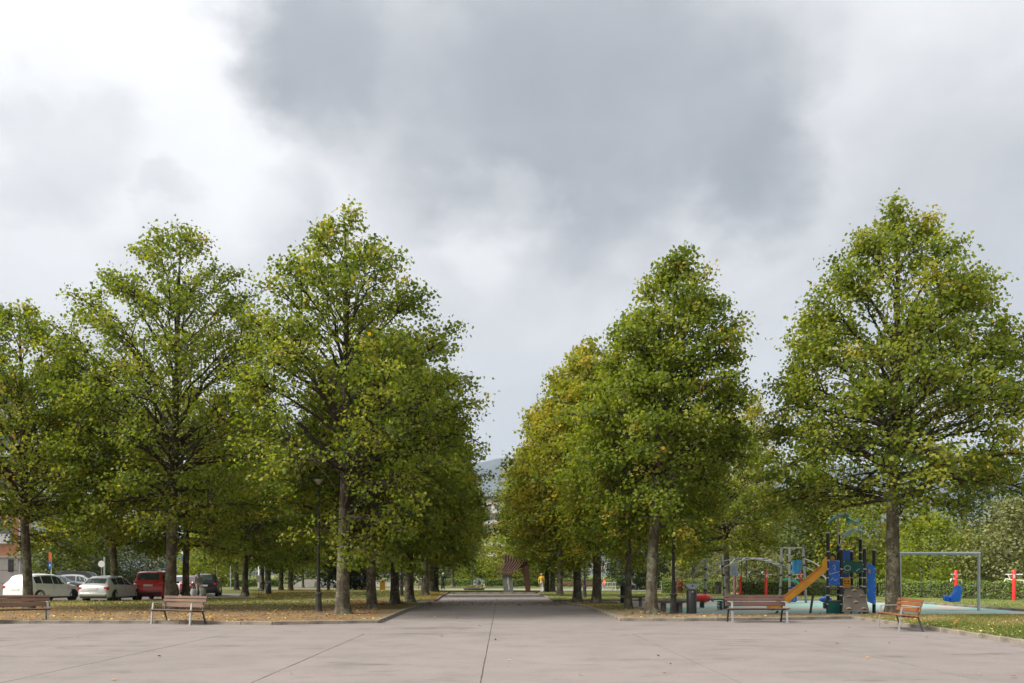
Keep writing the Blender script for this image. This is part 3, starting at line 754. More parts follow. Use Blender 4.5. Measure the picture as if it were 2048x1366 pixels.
hedge(ground_at(1353, 1188.4), ground_at(1371, 1188.5), 1.05, .9, 'short reddish hedge beside the corner lamp', 'leaf_red')
hedge(ground_at(1374, 1189), ground_at(1438, 1190.5), 1.15, .9, 'green hedge behind the litter bin and the sign board')
hedge(ground_at(880, 1172.5), ground_at(1325, 1173.5), .95, .8, 'long low hedge across the far end of the park', dens=220, leaf=.16)
hedge(ground_at(455, 1174), ground_at(560, 1173.5), 1.0, .8, 'low dark hedge beyond the car park', dens=180, leaf=.16)

# ------------------------------------------------------------------ street furniture
M['steel'] = plain('galvanised_steel', (.34, .34, .325), .45, .35, .12, 8)
M['steel_dark'] = plain('dark_painted_steel', (.055, .058, .058), .5, .2, .25, 8)
M['iron'] = plain('black_cast_iron', (.028, .028, .027), .55, .2, .3, 5)
M['iron_base'] = plain('weathered_iron', (.06, .055, .045), .7, .1, .35, 5)
M['white'] = plain('white_paint', (.72, .72, .70), .45, 0, .08, 5)
M['glass_white'] = plain('opal_glass', (.62, .60, .56), .25, 0, .08, 5)
M['black'] = plain('black_plastic', (.022, .022, .024), .5, 0, .2, 10)
M['rubber_black'] = plain('tyre_rubber', (.018, .018, .019), .8, 0, .2, 10)
def wood_mat(name, c0, c1):
    m, nt, b, out = new_mat(name)
    f = tnoise(nt, 5, 6, .6, stretch=(.25, 3, 3)); g = tnoise(nt, 1.2, 3, .5)
    nt.links.new(tmix(nt, .4, tramp(nt, f, [(.3, c0), (.7, c1)]), tramp(nt, g, [(.3, tuple(x * .7 for x in c0)), (.7, tuple(x * 1.1 for x in c1))])), b.inputs['Base Color'])
    b.inputs['Roughness'].default_value = .6; tbump(nt, b, f, .004, .5); return m
M['wood_grey'] = wood_mat('weathered_bench_wood', (.080, .040, .022), (.165, .085, .045))
M['wood_dark'] = wood_mat('dark_stained_wood', (.055, .026, .020), (.13, .060, .045))
M['wood_orange'] = wood_mat('orange_brown_wood', (.15, .052, .016), (.27, .10, .028))
M['slab'] = plain('dark_slab', (.085, .07, .058), .7, 0, .3, 4, .003)

def make_bench(wood, metal, L=1.9):
    e = empty('park_bench')
    for i in range(4):
        MB().box((0, -.245 + i * .125, .445 - .012 * i), (L, .112, .035), bev=.008).build('seat_slat', wood, e)
    rt = Matrix.Rotation(R(-14), 3, 'X')
    for i, (y, z, h) in enumerate(((.205, .585, .15), (.245, .725, .095), (.270, .826, .08))):
        MB().box((0, y, z), (L, .035, h), rt, .008).build('back_slat', wood, e)
    for sx in (-1, 1):
        x = sx * (L / 2 - .10)
        MB().bar((x, -.31, 0), (x, -.27, .43), .06, .035).build('leg', metal, e)
        MB().bar((x, .30, 0), (x, .17, .42), .05, .03).build('leg', M['steel_dark'], e)
        m = MB(); m.bar((x, -.31, .415), (x, .19, .385), .05, .03); m.bar((x, .17, .38), (x, .30, .86), .045, .025); m.build('bracket', M['steel_dark'], e)
        m = MB(); m.bar((x, -.27, .43), (x, -.235, .645), .06, .03); m.bar((x, -.245, .655), (x, .21, .665), .055, .022); m.build('armrest', metal, e)
        MB().box((x, -.31, .008), (.10, .06, .016)).build('foot_plate', metal, e)
    return e
BN = 'slatted benches round the plaza'
def place_bench(b, px, py, rz, label, z=.014, grp=BN):
    p = ground_at(px, py); b.location = (p.x, p.y, z); b.rotation_euler = (0, 0, rz); return tag(b, label, 'bench', grp)
bA = make_bench(M['wood_grey'], M['steel'])
place_bench(bA, 357, 1249, R(-28), 'weathered brown slatted bench turned left before the dark trunked linden')
bB = copy_tree(bA); place_bench(bB, 33, 1247, R(33), 'weathered slatted bench cut off by the left edge of the view')
bC = make_bench(M['wood_dark'], M['steel'], 1.95)
place_bench(bC, 1514, 1245.3, R(1), 'dark reddish slatted bench before the orange slide')
bD = make_bench(M['wood_orange'], M['steel'], 1.9)
place_bench(bD, 1800, 1260.5, R(-96), 'orange brown slatted bench seen from its end before the right linden')
FB = 'benches along the far path'
for px, py, a, k, lab in ((803, 1181, 6, bC, 'far dark bench showing between two dark linden trunks on the left'), (853, 1178, -4, bC, 'far dark bench beside the slim lamp post behind the left row'),
                          (1132, 1179, 8, bA, 'far brown bench right of the walker in yellow'), (1180, 1180.5, -6, bC, 'far dark bench left of the seated person in red'),
                          (720, 1174, 4, bC, 'far dark bench near the skate ramp beside the evergreen')):
    q = copy_tree(k); place_bench(q, px, py, R(a), lab, z=-.015, grp=FB)

def white_bench():                            # open wire bench
    e = empty('wire_bench')
    for i in range(9):
        x = -.62 + i * .155; MB().tube([(x, -.22, .44), (x, .18, .43), (x * 1.02, .30, .82)], .009, 5).build('wire', M['white'], e)
    m = MB(); m.tube([(-.66, -.22, .44), (.66, -.22, .44)], .016, 6); m.tube([(-.66, .30, .82), (.66, .30, .82)], .016, 6); m.tube([(-.66, .18, .43), (.66, .18, .43)], .016, 6); m.build('rail', M['white'], e)
    for x in (-.6, .6):
        for y in (-.22, .22): MB().tube([(x, y, 0), (x, y, .43)], .018, 6).build('leg', M['white'], e)
    return e
wb = white_bench()
for i, (px, py, a, lab) in enumerate(((1337, 1182.5, 15, 'white wire bench beyond the lawn left of the corner lamp'), (1218, 1181.5, -12, 'white wire bench under the seated person in red'),
                                      (958, 1175.5, 10, 'white wire bench beyond the path left of the sculpture'))):
    q = wb if i == 0 else copy_tree(wb); p = ground_at(px, py); q.location = (p.x, p.y, .085 if i == 0 else -.015); q.rotation_euler = (0, 0, R(a)); tag(q, lab, 'bench', 'white wire benches')

def slab_bench(px, py, L, rz, label):
    p = ground_at(px, py); p.z = .02; e = empty('slab_bench', p, R(rz), label, 'bench', 'backless slab benches')
    m = MB(); prof = [(-L / 2, .47), (-L / 2 + .02, .50), (L / 2 - .02, .50), (L / 2, .47), (L * .30, .40), (-L * .30, .40)]
    m.prism(prof, lambda a, b, t: (a, -.24 + t, b), .48); m.build('seat', M['slab'], e)
    for x in (-L * .24, L * .24): MB().box((x, 0, .20), (.14, .36, .40), bev=.01).build('leg', M['slab'], e)
slab_bench(1343, 1227.5, 1.35, 4, 'dark backless slab bench behind the corner lamp')
slab_bench(1266, 1213.5, 1.45, -6, 'dark backless slab bench behind the lime green linden')

def make_bin():
    e = empty('litter_bin')
    MB().lathe([(.185, 0), (.19, .02), (.19, .86), (.175, .88)], 20).build('body', M['bin'], e, True)
    MB().lathe([(.155, .88), (.155, .93)], 18).build('neck', M['steel_dark'], e, True)
    m = MB(); pr = [(-.25, 0)] + [(-.25 * math.cos(t), -.20 * math.sin(t)) for t in [i * math.pi / 14 for i in range(1, 14)]] + [(.25, 0)]
    m.prism([(a, b + 1.14) for a, b in pr], lambda a, b, t: (a, -.17 + t, b), .34); m.build('hood', M['bin_top'], e)
    MB().lathe([(.035, -.01), (.035, .01)], 10, (0, -.172, 1.07), Matrix.Rotation(R(90), 3, 'X')).build('lock', M['black'], e)
    MB().box((0, -.193, .84), (.05, .012, .025)).build('badge', M['white'], e)
    return e
M['bin'] = plain('bin_green_grey', (.03, .034, .032), .5, .15, .3, 3); M['bin_top'] = plain('bin_hood_grey', (.20, .225, .25), .4, .2, .15, 5)
b1 = make_bin(); b1.location = base(1383, 1231.5); tag(b1, 'dark cylindrical litter bin with pale grey bowl top before the playground', 'litter bin', 'litter bins')
b2 = copy_tree(b1); b2.location = base(1248, 1208.5); b2.rotation_euler = (0, 0, R(55)); tag(b2, 'dark litter bin behind the twisted slim trunk', 'litter bin', 'litter bins')
b3 = copy_tree(b1); b3.location = base(537, 1190.5); b3.scale = (1.1, 1.1, .9); tag(b3, 'black litter bin before a left linden trunk near the car park', 'litter bin', 'litter bins')
b4 = copy_tree(b1); b4.location = base(957, 1177.5); b4.location.z = -.015; tag(b4, 'small dark litter bin on the far path left of the sculpture', 'litter bin', 'litter bins')

def make_lamp(h=5.35):
    e = empty('street_lamp')
    m = MB(); m.lathe([(.165, 0), (.165, .06), (.14, .10), (.115, .66), (.15, .69), (.15, .74), (.10, .78)], 8); m.build('plinth', M['iron_base'], e)
    MB().tube([(0, 0, .76), (0, 0, 1.3), (0, 0, 2.6), (0, 0, h - .22)], [.085, .062, .052, .042], 12).build('pole', M['iron'], e, True)
    MB().lathe([(.05, 1.28), (.075, 1.31), (.075, 1.35), (.05, 1.38)], 12).build('collar', M['iron'], e, True)
    MB().lathe([(.05, h - .26), (.07, h - .22), (.20, h - .07), (.23, h - .055)], 20).build('diffuser', M['glass_white'], e, True)
    MB().lathe([(.22, h - .06), (.39, h - .05), (.40, h - .03), (.30, h + .015), (.08, h + .04), (.02, h + .05)], 24).build('shade', M['iron'], e, True)
    return e
lp = make_lamp()
LG = 'black park lamps with flat round shades'
for i, (px, py, lab) in enumerate(((637, 1226.5, 'black lamp with flat round shade beside the lichened corner linden'), (1347, 1230.8, 'black lamp post right of the corner linden, its head lost in leaves'),
                                   (803, 1194, 'slim black lamp post between the dark trunks of the left row'), (845, 1183, 'distant lamp post beside the pale barked linden'),
                                   (657, 1182, 'distant lamp post left of the evergreen'), (594, 1173, 'distant lamp post before the skate ramp'), (944, 1176, 'distant lamp post left of the sculpture'), (1169, 1197.5, 'lamp post on the right lawn between two lindens'), (885, 1178, 'distant lamp post behind the person in black'))):
    q = lp if i == 0 else copy_tree(lp); q.location = base(px, py); q.rotation_euler = (0, 0, i * .3); tag(q, lab, 'street lamp', LG)

# ------------------------------------------------------------------ playground
M['blue'] = plain('blue_panel', (.010, .10, .45), .4, 0, .35, 3, 0, .5); M['blue_bright'] = plain('bright_blue_plastic', (.012, .17, .68), .35, 0, .12, 3)
M['pgreen'] = plain('dark_green_panel', (.008, .085, .070), .4, 0, .25, 3); M['pgreen2'] = plain('green_plastic', (.01, .25, .15), .35, 0, .15, 3)
M['orange'] = plain('orange_plastic', (.74, .32, .012), .38, 0, .14, 2.5, 0, .5); M['yellow'] = plain('yellow_plastic', (.72, .36, .02), .38, 0, .12, 3)
M['teal_pale'] = plain('pale_turquoise_plastic', (.38, .58, .58), .4, 0, .1, 3); M['teal'] = plain('turquoise_plastic', (.10, .34, .36), .4, 0, .12, 3)
M['wallpanel'] = plain('climbing_wall_board', (.165, .145, .12), .75, 0, .25, 3, .003)
M['hold'] = plain('climbing_hold', (.48, .33, .20), .7, 0, .2, 6); M['hold2'] = plain('reddish_climbing_hold', (.40, .22, .17), .7, 0, .2, 6)
M['post'] = plain('near_black_post', (.020, .019, .020), .5, 0, .3, 3); M['cap'] = plain('grey_cap', (.50, .50, .52), .4, .2, .1, 5)
M['red'] = plain('red_paint', (.62, .035, .03), .35, 0, .1, 4); M['tube'] = plain('climbing_tube_steel', (.26, .26, .245), .4, .5, .2, 4)
M['rope'] = plain('black_rope', (.03, .03, .03), .8, 0, .3, 20)

YT = 33.0
tw = empty('play_tower', (at(1700, 1229, YT).x, YT, .03), 0, 'play tower of black posts and blue and green panels with orange slide', 'play tower')
def L_(px, py, y=YT):
    p = at(px, py, y); return Vector((p.x - tw.location.x, y - YT, max(0, p.z - .03)))
for px, top, y in ((1656, 1066, YT), (1682.5, 1099, YT), (1729, 1097, YT), (1677, 1069, YT + 1.3), (1703, 1103, YT + 1.3), (1721, 1078, YT + 1.3), (1748, 1100, YT + .5)):
    p = L_(px, 1229, y); t = L_(px, top, y)
    pm = MB().tube([(p.x, p.y, 0), (p.x, p.y, t.z)], .065, 12).build('post', M['post'], tw, True)
    MB().lathe([(.068, t.z - .02), (.068, t.z + .02), (.03, t.z + .045)], 12, (p.x, p.y, 0)).build('cap', M['cap'], pm, True)
    c = MB()
    for z in np.arange(.35, t.z - .5, .34): c.lathe([(.069, z), (.074, z + .01), (.074, z + .035), (.069, z + .045)], 12, (p.x, p.y, 0))
    c.build('clamp', M['cap'], pm)
def panelp(name, pts, mat, y=YT, th=.025, par=None):
    q = [L_(a, b, y) for a, b in pts]; m = MB()
    m.prism([(v.x, v.z) for v in q], lambda a, b, t: (a, q[0].y - th / 2 + t, b), th); return m.build(name, mat, par or tw)
def bolts(par, pts, y):
    m = MB()
    for a, b in pts:
        v = L_(a, b, y); m.lathe([(.018, 0), (.018, .012)], 8, (v.x, v.y, v.z), Matrix.Rotation(R(90), 3, 'X'))
    m.build('bolt', M['cap'], par)
pb = panelp('side_panel', [(1657, 1121), (1679.5, 1121), (1679.5, 1169.5), (1657, 1169.5)], M['blue'], YT - .06)
bolts(pb, [(1658.5, 1123), (1678, 1123), (1658.5, 1168), (1678, 1168), (1658.5, 1145), (1678, 1150)], YT - .075)
def squiggle(par, pts, y, col='white', r=.008):
    m = MB(); m.tube([L_(a, b, y) for a, b in pts], r, 5); m.build('drawn_line', M[col], par)
squiggle(pb, [(1665, 1133), (1668, 1129), (1671, 1134), (1668, 1138), (1672, 1141)], YT - .078)
squiggle(pb, [(1658, 1149), (1668, 1146), (1679, 1143)], YT - .078); squiggle(pb, [(1662, 1160), (1666, 1156), (1670, 1162), (1674, 1158)], YT - .078)
pg = panelp('arch_panel', [(1685, 1121.5), (1690, 1119.5), (1699, 1120), (1712, 1123.5), (1729, 1126.5), (1729, 1145.5), (1720, 1146), (1705, 1145), (1685, 1145.5)], M['pgreen'], YT - .02)
squiggle(pg, [(1695 + 6 * math.cos(t), 1136 + 5 * math.sin(t)) for t in [i * .52 for i in range(13)]], YT - .036); squiggle(pg, [(1712, 1142), (1719, 1137)], YT - .036)
bolts(pg, [(1688, 1123), (1688, 1143), (1726, 1129), (1726, 1143)], YT - .034)
panelp('lower_panel', [(1686, 1146), (1698, 1146), (1698, 1156), (1686, 1156)], M['blue'], YT + .5)
panelp('top_panel', [(1685.5, 1121), (1685.5, 1101), (1689, 1099.5), (1693, 1101.5), (1697, 1099.8), (1700, 1101.5), (1700, 1121)], M['blue'], YT + .35)
pf = panelp('face_panel', [(1686.5, 1155), (1701, 1155), (1701, 1176.5), (1686.5, 1176.5)], M['orange'], YT + .3)
m = MB()
for a in (1690, 1696.5): v = L_(a, 1162.5, YT + .285); m.ball(v, (.035, .012, .035))
m.build('hole', M['black'], pf); squiggle(pf, [(1688, 1166.5), (1692, 1167.5), (1696, 1166.5), (1700, 1167.5)], YT + .284, 'black', .012)
pr = panelp('side_panel', [(1733.5, 1125.5), (1738, 1126), (1750.5, 1133.5), (1751, 1206), (1742, 1206.5), (1734.5, 1202)], M['blue_bright'], YT + .2)
v = L_(1738.6, 1143, YT + .18); MB().ball(v, (.045, .02, .09)).build('emblem', M['yellow'], pr, True); MB().ball(v + Vector((0, -.02, 0)), (.015, .01, .03)).build('emblem_core', M['orange'], pr)
bolts(pr, [(1735.5, 1129), (1735.5, 1160), (1736, 1180), (1736, 1200), (1749, 1137), (1749, 1160), (1749, 1185), (1748, 1203)], YT + .184)
bx = panelp('box_panel', [(1656, 1202), (1680, 1202), (1680, 1229), (1656, 1229)], M['pgreen'], YT - .06)
v0, v1 = L_(1655, 1201.5), L_(1681, 1201.5); MB().box(((v0.x + v1.x) / 2, .1, v0.z), (v1.x - v0.x, .42, .035), bev=.006).build('box_rim', M['wallpanel'], tw)
for y in (YT + .25,): panelp('box_panel', [(1656, 1203), (1680, 1203), (1680, 1228), (1656, 1228)], M['pgreen'], y)
# climbing wall, leaning back
a0, a1, b0, b1_ = L_(1684, 1224.5, YT - .75), L_(1739, 1224.5, YT - .75), L_(1689.5, 1176.5, YT + .1), L_(1725, 1176.5, YT + .1)
nrm = (a1 - a0).cross(b0 - a0).normalized() * -1
m = MB(); q = [a0, a1, b1_, b0]; m.add(q + [p - nrm * .03 for p in q], [(0, 1, 2, 3), (7, 6, 5, 4), (0, 4, 5, 1), (1, 5, 6, 2), (2, 6, 7, 3), (3, 7, 4, 0)])
wall = m.build('climbing_wall', M['wallpanel'], tw)
def onw(u, w): return (a0.lerp(a1, u)).lerp(b0.lerp(b1_, u), w)
for u, w, k in ((.50, .90, 0), (.22, .64, 1), (.80, .66, 1), (.52, .41, 0), (.23, .14, 0), (.80, .14, 1)):
    p = onw(u, w); f = MB(); f.ball((0, 0, 0), (.125, .075, .045), 12, 8)
    for i, x in enumerate(f.v): f.v[i] = (x[0], x[1] - .02, x[2] + .03 * math.cos(x[0] * 18))
    o = f.build('hold', M['hold2' if k else 'hold'], wall, True); o.location = p + Vector((0, -.03, 0))
for u in (.05, .35, .65, .95):
    p = onw(u, 0); MB().box((p.x, p.y + .05, p.z / 2 + .02), (.05, .05, p.z + .04)).build('foot', M['post'], tw)
for z in (L_(0, 1176).z - .04, ):
    xa, xb = L_(1657, 0).x, L_(1729, 0).x; MB().box(((xa + xb) / 2, .65, z), (xb - xa, 1.25, .05)).build('platform', M['slab'], tw)
# slide
path = [L_(1657, 1139), L_(1648, 1143.5), L_(1630, 1160), L_(1605, 1180), L_(1582, 1198.5), L_(1562, 1213), L_(1552, 1217.5), L_(1542, 1218.5)]
pp = []
for i in range(len(path) - 1):
    for k in range(4):
        t = k / 4; P0, P1, P2, P3 = path[max(i - 1, 0)], path[i], path[i + 1], path[min(i + 2, len(path) - 1)]
        pp.append(.5 * ((2 * P1) + (P2 - P0) * t + (2 * P0 - 5 * P1 + 4 * P2 - P3) * t * t + (3 * P1 - P0 - 3 * P2 + P3) * t ** 3))
pp.append(path[-1])
prof = [(-.30, .17), (-.27, .18), (-.24, .05), (-.16, 0), (.16, 0), (.24, .05), (.27, .18), (.30, .17), (.30, -.01), (.20, -.05), (-.20, -.05), (-.30, -.01)]
vs, fs = [], []; n = len(prof)
for i, p in enumerate(pp):
    t = (pp[min(i + 1, len(pp) - 1)] - pp[max(i - 1, 0)]).normalized(); up = Vector((0, 1, 0)).cross(t); up = up if up.z > 0 else -up
    for a, b in prof: vs.append(p + Vector((0, .25 + a, 0)) + up * b)
for i in range(len(pp) - 1):
    for k in range(n): j = (k + 1) % n; fs.append((i * n + k, i * n + j, (i + 1) * n + j, (i + 1) * n + k))
fs += [tuple(range(n)), tuple(len(vs) - n + k for k in range(n))]
slide = MB().add(vs, fs).build('slide', M['orange'], tw, True)
m = MB()
for a, b in ((1646, 1150), (1637, 1159), (1620, 1174), (1612, 1182), (1596, 1194), (1588, 1201), (1575, 1209)):
    v = L_(a, b - 1, YT - .06); m.lathe([(.022, 0), (.022, .012)], 8, v, Matrix.Rotation(R(90), 3, 'X'))
m.build('bolt', M['cap'], slide)
MB().bar(L_(1626, 1190, YT + .25), Vector((L_(1625, 1229).x, .25, 0)), .10, .06).build('slide_support', M['steel_dark'], tw)
MB().bar(L_(1556, 1222, YT + .25), Vector((L_(1556, 1229).x, .25, 0)), .10, .06).build('slide_support', M['steel_dark'], tw)
panelp('slide_hood', [(1656, 1112), (1650, 1115), (1645, 1121), (1643.5, 1128), (1645, 1136), (1649, 1142), (1656, 1142)], M['yellow'], YT - .02, .04)
panelp('slide_hood', [(1656, 1112), (1650, 1115), (1645, 1121), (1643.5, 1128), (1645, 1136), (1649, 1142), (1656, 1142)], M['yellow'], YT + .55, .04)
panelp('fin', [(1659, 1119), (1660, 1110), (1664, 1104.5), (1669, 1108), (1673, 1116), (1674, 1120)], M['pgreen'], YT + .5, .04)
v = L_(1665, 1117, YT + .44); MB().ball(v, (.085, .03, .10)).build('fin_disc', M['orange'], tw, True)
panelp('fin', [(1676, 1120), (1675, 1104), (1680, 1099), (1684, 1103), (1684, 1120)], M['post'], YT + .9, .05)
# leaf shaped roofs on slim stalks
def leaf_roof(pts, y, mat, stalk):
    q = [L_(a, b, y) for a, b in pts]; m = MB(); vs = []; k = len(q)
    for i, p in enumerate(q):
        w = .42 * math.sin(math.pi * (i + .25) / (k - .5)) + .03
        for s, dz in ((-w, -.07), (-w * .5, -.015), (0, 0), (w * .5, -.015), (w, -.07)): vs.append(p + Vector((0, s, dz)))
    f = [(i * 5 + j, i * 5 + j + 1, i * 5 + j + 6, i * 5 + j + 5) for i in range(k - 1) for j in range(4)]
    nv = len(vs); vs += [v - Vector((0, 0, .035)) for v in vs]; f += [tuple(reversed([x + nv for x in g])) for g in f]
    rim = [0, 1, 2, 3, 4] + [i * 5 + 4 for i in range(1, k)] + [(k - 1) * 5 + j for j in (3, 2, 1, 0)] + [i * 5 for i in range(k - 2, 0, -1)]
    f += [(rim[i], rim[(i + 1) % len(rim)], rim[(i + 1) % len(rim)] + nv, rim[i] + nv) for i in range(len(rim))]
    o = m.add(vs, f).build('leaf_roof', mat, tw, True)
    MB().tube([L_(a, b, y) for a, b in stalk], .025, 8).build('stalk', M['cap'], o, True)
leaf_roof([(1685, 1067), (1689, 1068), (1694, 1064), (1702, 1058.5), (1710, 1056.5), (1719, 1058), (1727, 1061)], YT + .3, M['teal_pale'], [(1693, 1066), (1688, 1074), (1683, 1084), (1678, 1092)])
leaf_roof([(1656, 1043), (1662, 1037), (1670, 1030), (1679, 1026.5), (1690, 1026), (1699, 1028.5)], YT + 1.2, M['teal'], [(1676, 1028), (1675.5, 1060), (1676, 1090)])
leaf_roof([(1694, 1034), (1700, 1040), (1706, 1043), (1713, 1040), (1718, 1035)], YT + 1.3, M['pgreen2'], [(1709, 1042), (1716, 1052), (1722, 1066), (1722, 1085)])

# arched climber
YA = 45.0
ar = empty('climbing_arch', (at(1490, 1206, YA).x, YA, .03), 0, 'arched climbing frame of grey steel tubes left of the slide', 'climbing frame')
def A_(px, py, y=YA):
    p = at(px, py, y); return Vector((p.x - ar.location.x, y - YA, max(0, p.z - .03)))
def spl(pts, n=6):
    o = []
    for i in range(len(pts) - 1):
        for k in range(n):
            t = k / n; P0, P1, P2, P3 = pts[max(i - 1, 0)], pts[i], pts[i + 1], pts[min(i + 2, len(pts) - 1)]
            o.append(.5 * ((2 * P1) + (P2 - P0) * t + (2 * P0 - 5 * P1 + 4 * P2 - P3) * t * t + (3 * P1 - P0 - 3 * P2 + P3) * t ** 3))
    return o + [pts[-1]]
y1, y2 = YA - .35, YA + .55
pos = []
for pts, y in (([(1412, 1112), (1411, 1160), (1411, 1215)], y2), ([(1442.5, 1111), (1447, 1150), (1451, 1215)], y1), ([(1563, 1096), (1562, 1150), (1559, 1215)], y2), ([(1579, 1094), (1579, 1150), (1579, 1215)], y1), ([(1605.5, 1095), (1608, 1130), (1612, 1215)], y2)):
    q = [A_(a, b, y) for a, b in pts]; q[-1].z = 0; q[-1].x = A_(pts[-1][0], 1200, y).x
    o = MB().tube(spl(q), .065, 10).build('post', M['tube'], ar, True); pos.append(o)
    c = MB()
    for p in (q[1], q[0].lerp(q[1], .55), q[1].lerp(q[2], .45)): c.ball(p, (.095, .095, .085), 10, 6)
    c.build('clamp', M['black'], o, True)
ra = [A_(a, b, y2) for a, b in ((1413, 1135), (1440, 1124), (1475, 1117), (1505, 1116), (1530, 1118), (1557, 1127), (1579, 1136))]
rb2 = [A_(a, b, y1) for a, b in ((1397, 1166), (1420, 1149), (1443, 1136), (1475, 1124), (1505, 1118), (1535, 1123), (1563, 1135))]
s1, s2 = spl(ra), spl(rb2)
MB().tube(s1, .028, 8).build('rail', M['tube'], ar, True); MB().tube(s2, .028, 8).build('rail', M['tube'], ar, True)
MB().tube(spl([A_(a, b, y2) for a, b in ((1384, 1168), (1388, 1150), (1397, 1131), (1410, 1118))]), .042, 8).build('rail', M['tube'], ar, True)
MB().ball(A_(1410.5, 1118, y2), .07, 10, 8).build('end_cap', M['cap'], ar, True)
MB().tube([A_(1412, 1112, y2), A_(1428, 1110, (y1 + y2) / 2), A_(1442, 1112, y1)], .025, 6).build('top_bar', M['tube'], ar, True)
MB().tube([A_(1563, 1096, y2), A_(1579, 1096.5, y1)], .03, 6).build('top_bar', M['tube'], ar, True); MB().tube([A_(1579, 1096, y1), A_(1605, 1096, y2)], .03, 6).build('top_bar', M['tube'], ar, True)
for i in range(7):
    t = .22 + i * .11; p = s1[int(t * (len(s1) - 1))]; q = s2[int((t * .86 + .14) * (len(s2) - 1))]
    MB().tube([p, q], .022, 6).build('rung', M['cap'], ar, True)
for pts in (((1608, 1117), (1625, 1124), (1640, 1134), (1650, 1146)), ((1609, 1134), (1625, 1141), (1648, 1153), (1652, 1160))):
    MB().tube(spl([A_(a, b, y2 - i * 1.5) for i, (a, b) in enumerate(pts)]), .036, 8).build('rail', M['tube'], ar, True)
# blue half tube, green curl, rope ring
m = MB(); cs = [A_(1594, 1120 + k, YA + .1) for k in (0, 6, 12, 18, 24, 27)]
vs = []; fs = []
for i, p in enumerate(cs):
    k = i / 5
    for j in range(9):
        a = math.pi * j / 8; vs.append(p + Vector((-.24 * math.cos(a) - .28 * max(0, k - .55), -.30 * math.sin(a), 0)))
for i in range(5):
    for j in range(8): fs.append((i * 9 + j, i * 9 + j + 1, i * 9 + j + 10, i * 9 + j + 9))
nv = len(vs); vs += [v * 1 + Vector((0, .03, 0)) for v in vs]; fs += [tuple(reversed([x + nv for x in g])) for g in fs]
m.add(vs, fs).build('half_tube', M['blue'] if False else plain('petrol_blue_plastic', (.02, .13, .24), .4, 0, .2, 4), ar, True)
def ribbon(path, w, th, name, mat, par):
    m = MB(); vs = []; fs = []
    for i, p in enumerate(path):
        t = (path[min(i + 1, len(path) - 1)] - path[max(i - 1, 0)]).normalized(); nn = Vector((0, 1, 0)).cross(t)
        for a, b in ((-w, 0), (w, 0), (w, th), (-w, th)): vs.append(p + Vector((0, a, 0)) + nn * b)
    for i in range(len(path) - 1):
        for k in range(4): j = (k + 1) % 4; fs.append((i * 4 + k, i * 4 + j, i * 4 + 4 + j, i * 4 + 4 + k))
    fs += [(0, 1, 2, 3), tuple(len(vs) - 4 + k for k in range(4))]
    return m.add(vs, fs).build(name, mat, par, True)
ribbon(spl([A_(a, b, YA - .1) for a, b in ((1568, 1157), (1580, 1157), (1592, 1162), (1598, 1172), (1599, 1184))]), .25, .10, 'curled_slide', M['pgreen2'], ar)
MB().box(A_(1586, 1187, YA), (.36, .3, .9), bev=.05).build('step_block', M['blue'], ar); MB().ball(A_(1593, 1185, YA - .15), .08).build('knob', M['red'], ar, True)
rr_ = [A_(1511 + 12 * math.sin(t) * (1 - .12 * math.cos(3 * t)), 1153 - 11 * math.cos(t), YA) for t in [i * math.tau / 24 for i in range(25)]]
MB().tube(rr_, .035, 8).build('rope_ring', M['black'], ar, True)
for a, b in (((1500, 1147), (1489, 1139)), ((1522, 1147), (1531, 1139)), ((1511, 1164), (1511, 1170))):
    p, q = A_(*a), A_(*b); MB().tube([p, p.lerp(q, .5)], .03, 6).build('ring_grip', M['cap'], ar, True); MB().tube([p.lerp(q, .5), q], .012, 5).build('rope', M['rope'], ar)
for px in (1483, 1493):
    p = A_(px, 1118); MB().tube([p, Vector((p.x, 0, .1))], .02, 5).build('rope', M['rope'], ar)

# swing
sp0, sp1 = ground_at(1799.5, 1222), ground_at(1957.5, 1222.5)
sw = empty('swing_frame', (sp0.x, sp0.y, .03), math.atan2(sp1.y - sp0.y, sp1.x - sp0.x), 'grey steel swing frame right of the broad linden', 'swing')
SL = (sp1 - sp0).length; SH = 2.42
M['swing'] = plain('swing_grey_paint', (.40, .44, .45), .45, .3, .15, 4)
for x in (0, SL): MB().tube([(x, 0, 0), (x, 0, SH)], .06, 12).build('post', M['swing'], sw, True)
MB().tube([(-.06, 0, SH - .01), (SL + .06, 0, SH - .01)], .065, 12).build('beam', M['swing'], sw, True)
x0 = .80; m1 = MB().box((x0 + .26, 0, .80), (.44, .18, .04), bev=.01).build('flat_seat', M['black'], sw)
for x, xx in ((x0, x0 + .08), (x0 + .52, x0 + .44)): MB().tube([(x, 0, SH - .07), (xx, 0, .82)], .011, 5).build('chain', M['tube'], sw)
bs = MB(); xb = 2.22
for prf in (0,):
    ring = []
    lvl = [(.36, .16, -.20, .20), (.40, .22, -.24, .24), (.55, .23, -.26, .26), (.75, .23, -.05, .27), (.95, .21, .02, .30), (1.06, .15, .06, .31)]
    vs, fs = [], []
    for z, w, yf, yb in lvl:
        for k in range(16):
            a = k * math.tau / 16; ca, sa = math.cos(a), math.sin(a)
            vs.append((xb + (sa * (yb - yf) / 2 + (yb + yf) / 2) * 1.05, w * ca, z))
    for i in range(len(lvl) - 1):
        for k in range(16): j = (k + 1) % 16; fs.append((i * 16 + k, i * 16 + j, i * 16 + 16 + j, i * 16 + 16 + k))
    fs += [tuple(range(16)), tuple(len(vs) - 16 + k for k in range(16))]
    bs.add(vs, fs)
bk = bs.build('bucket_seat', M['blue_bright'], sw, True)
MB().box((xb - .33, 0, .52), (.16, .34, .26), bev=.05).build('front_lip', M['blue_bright'], bk, True)
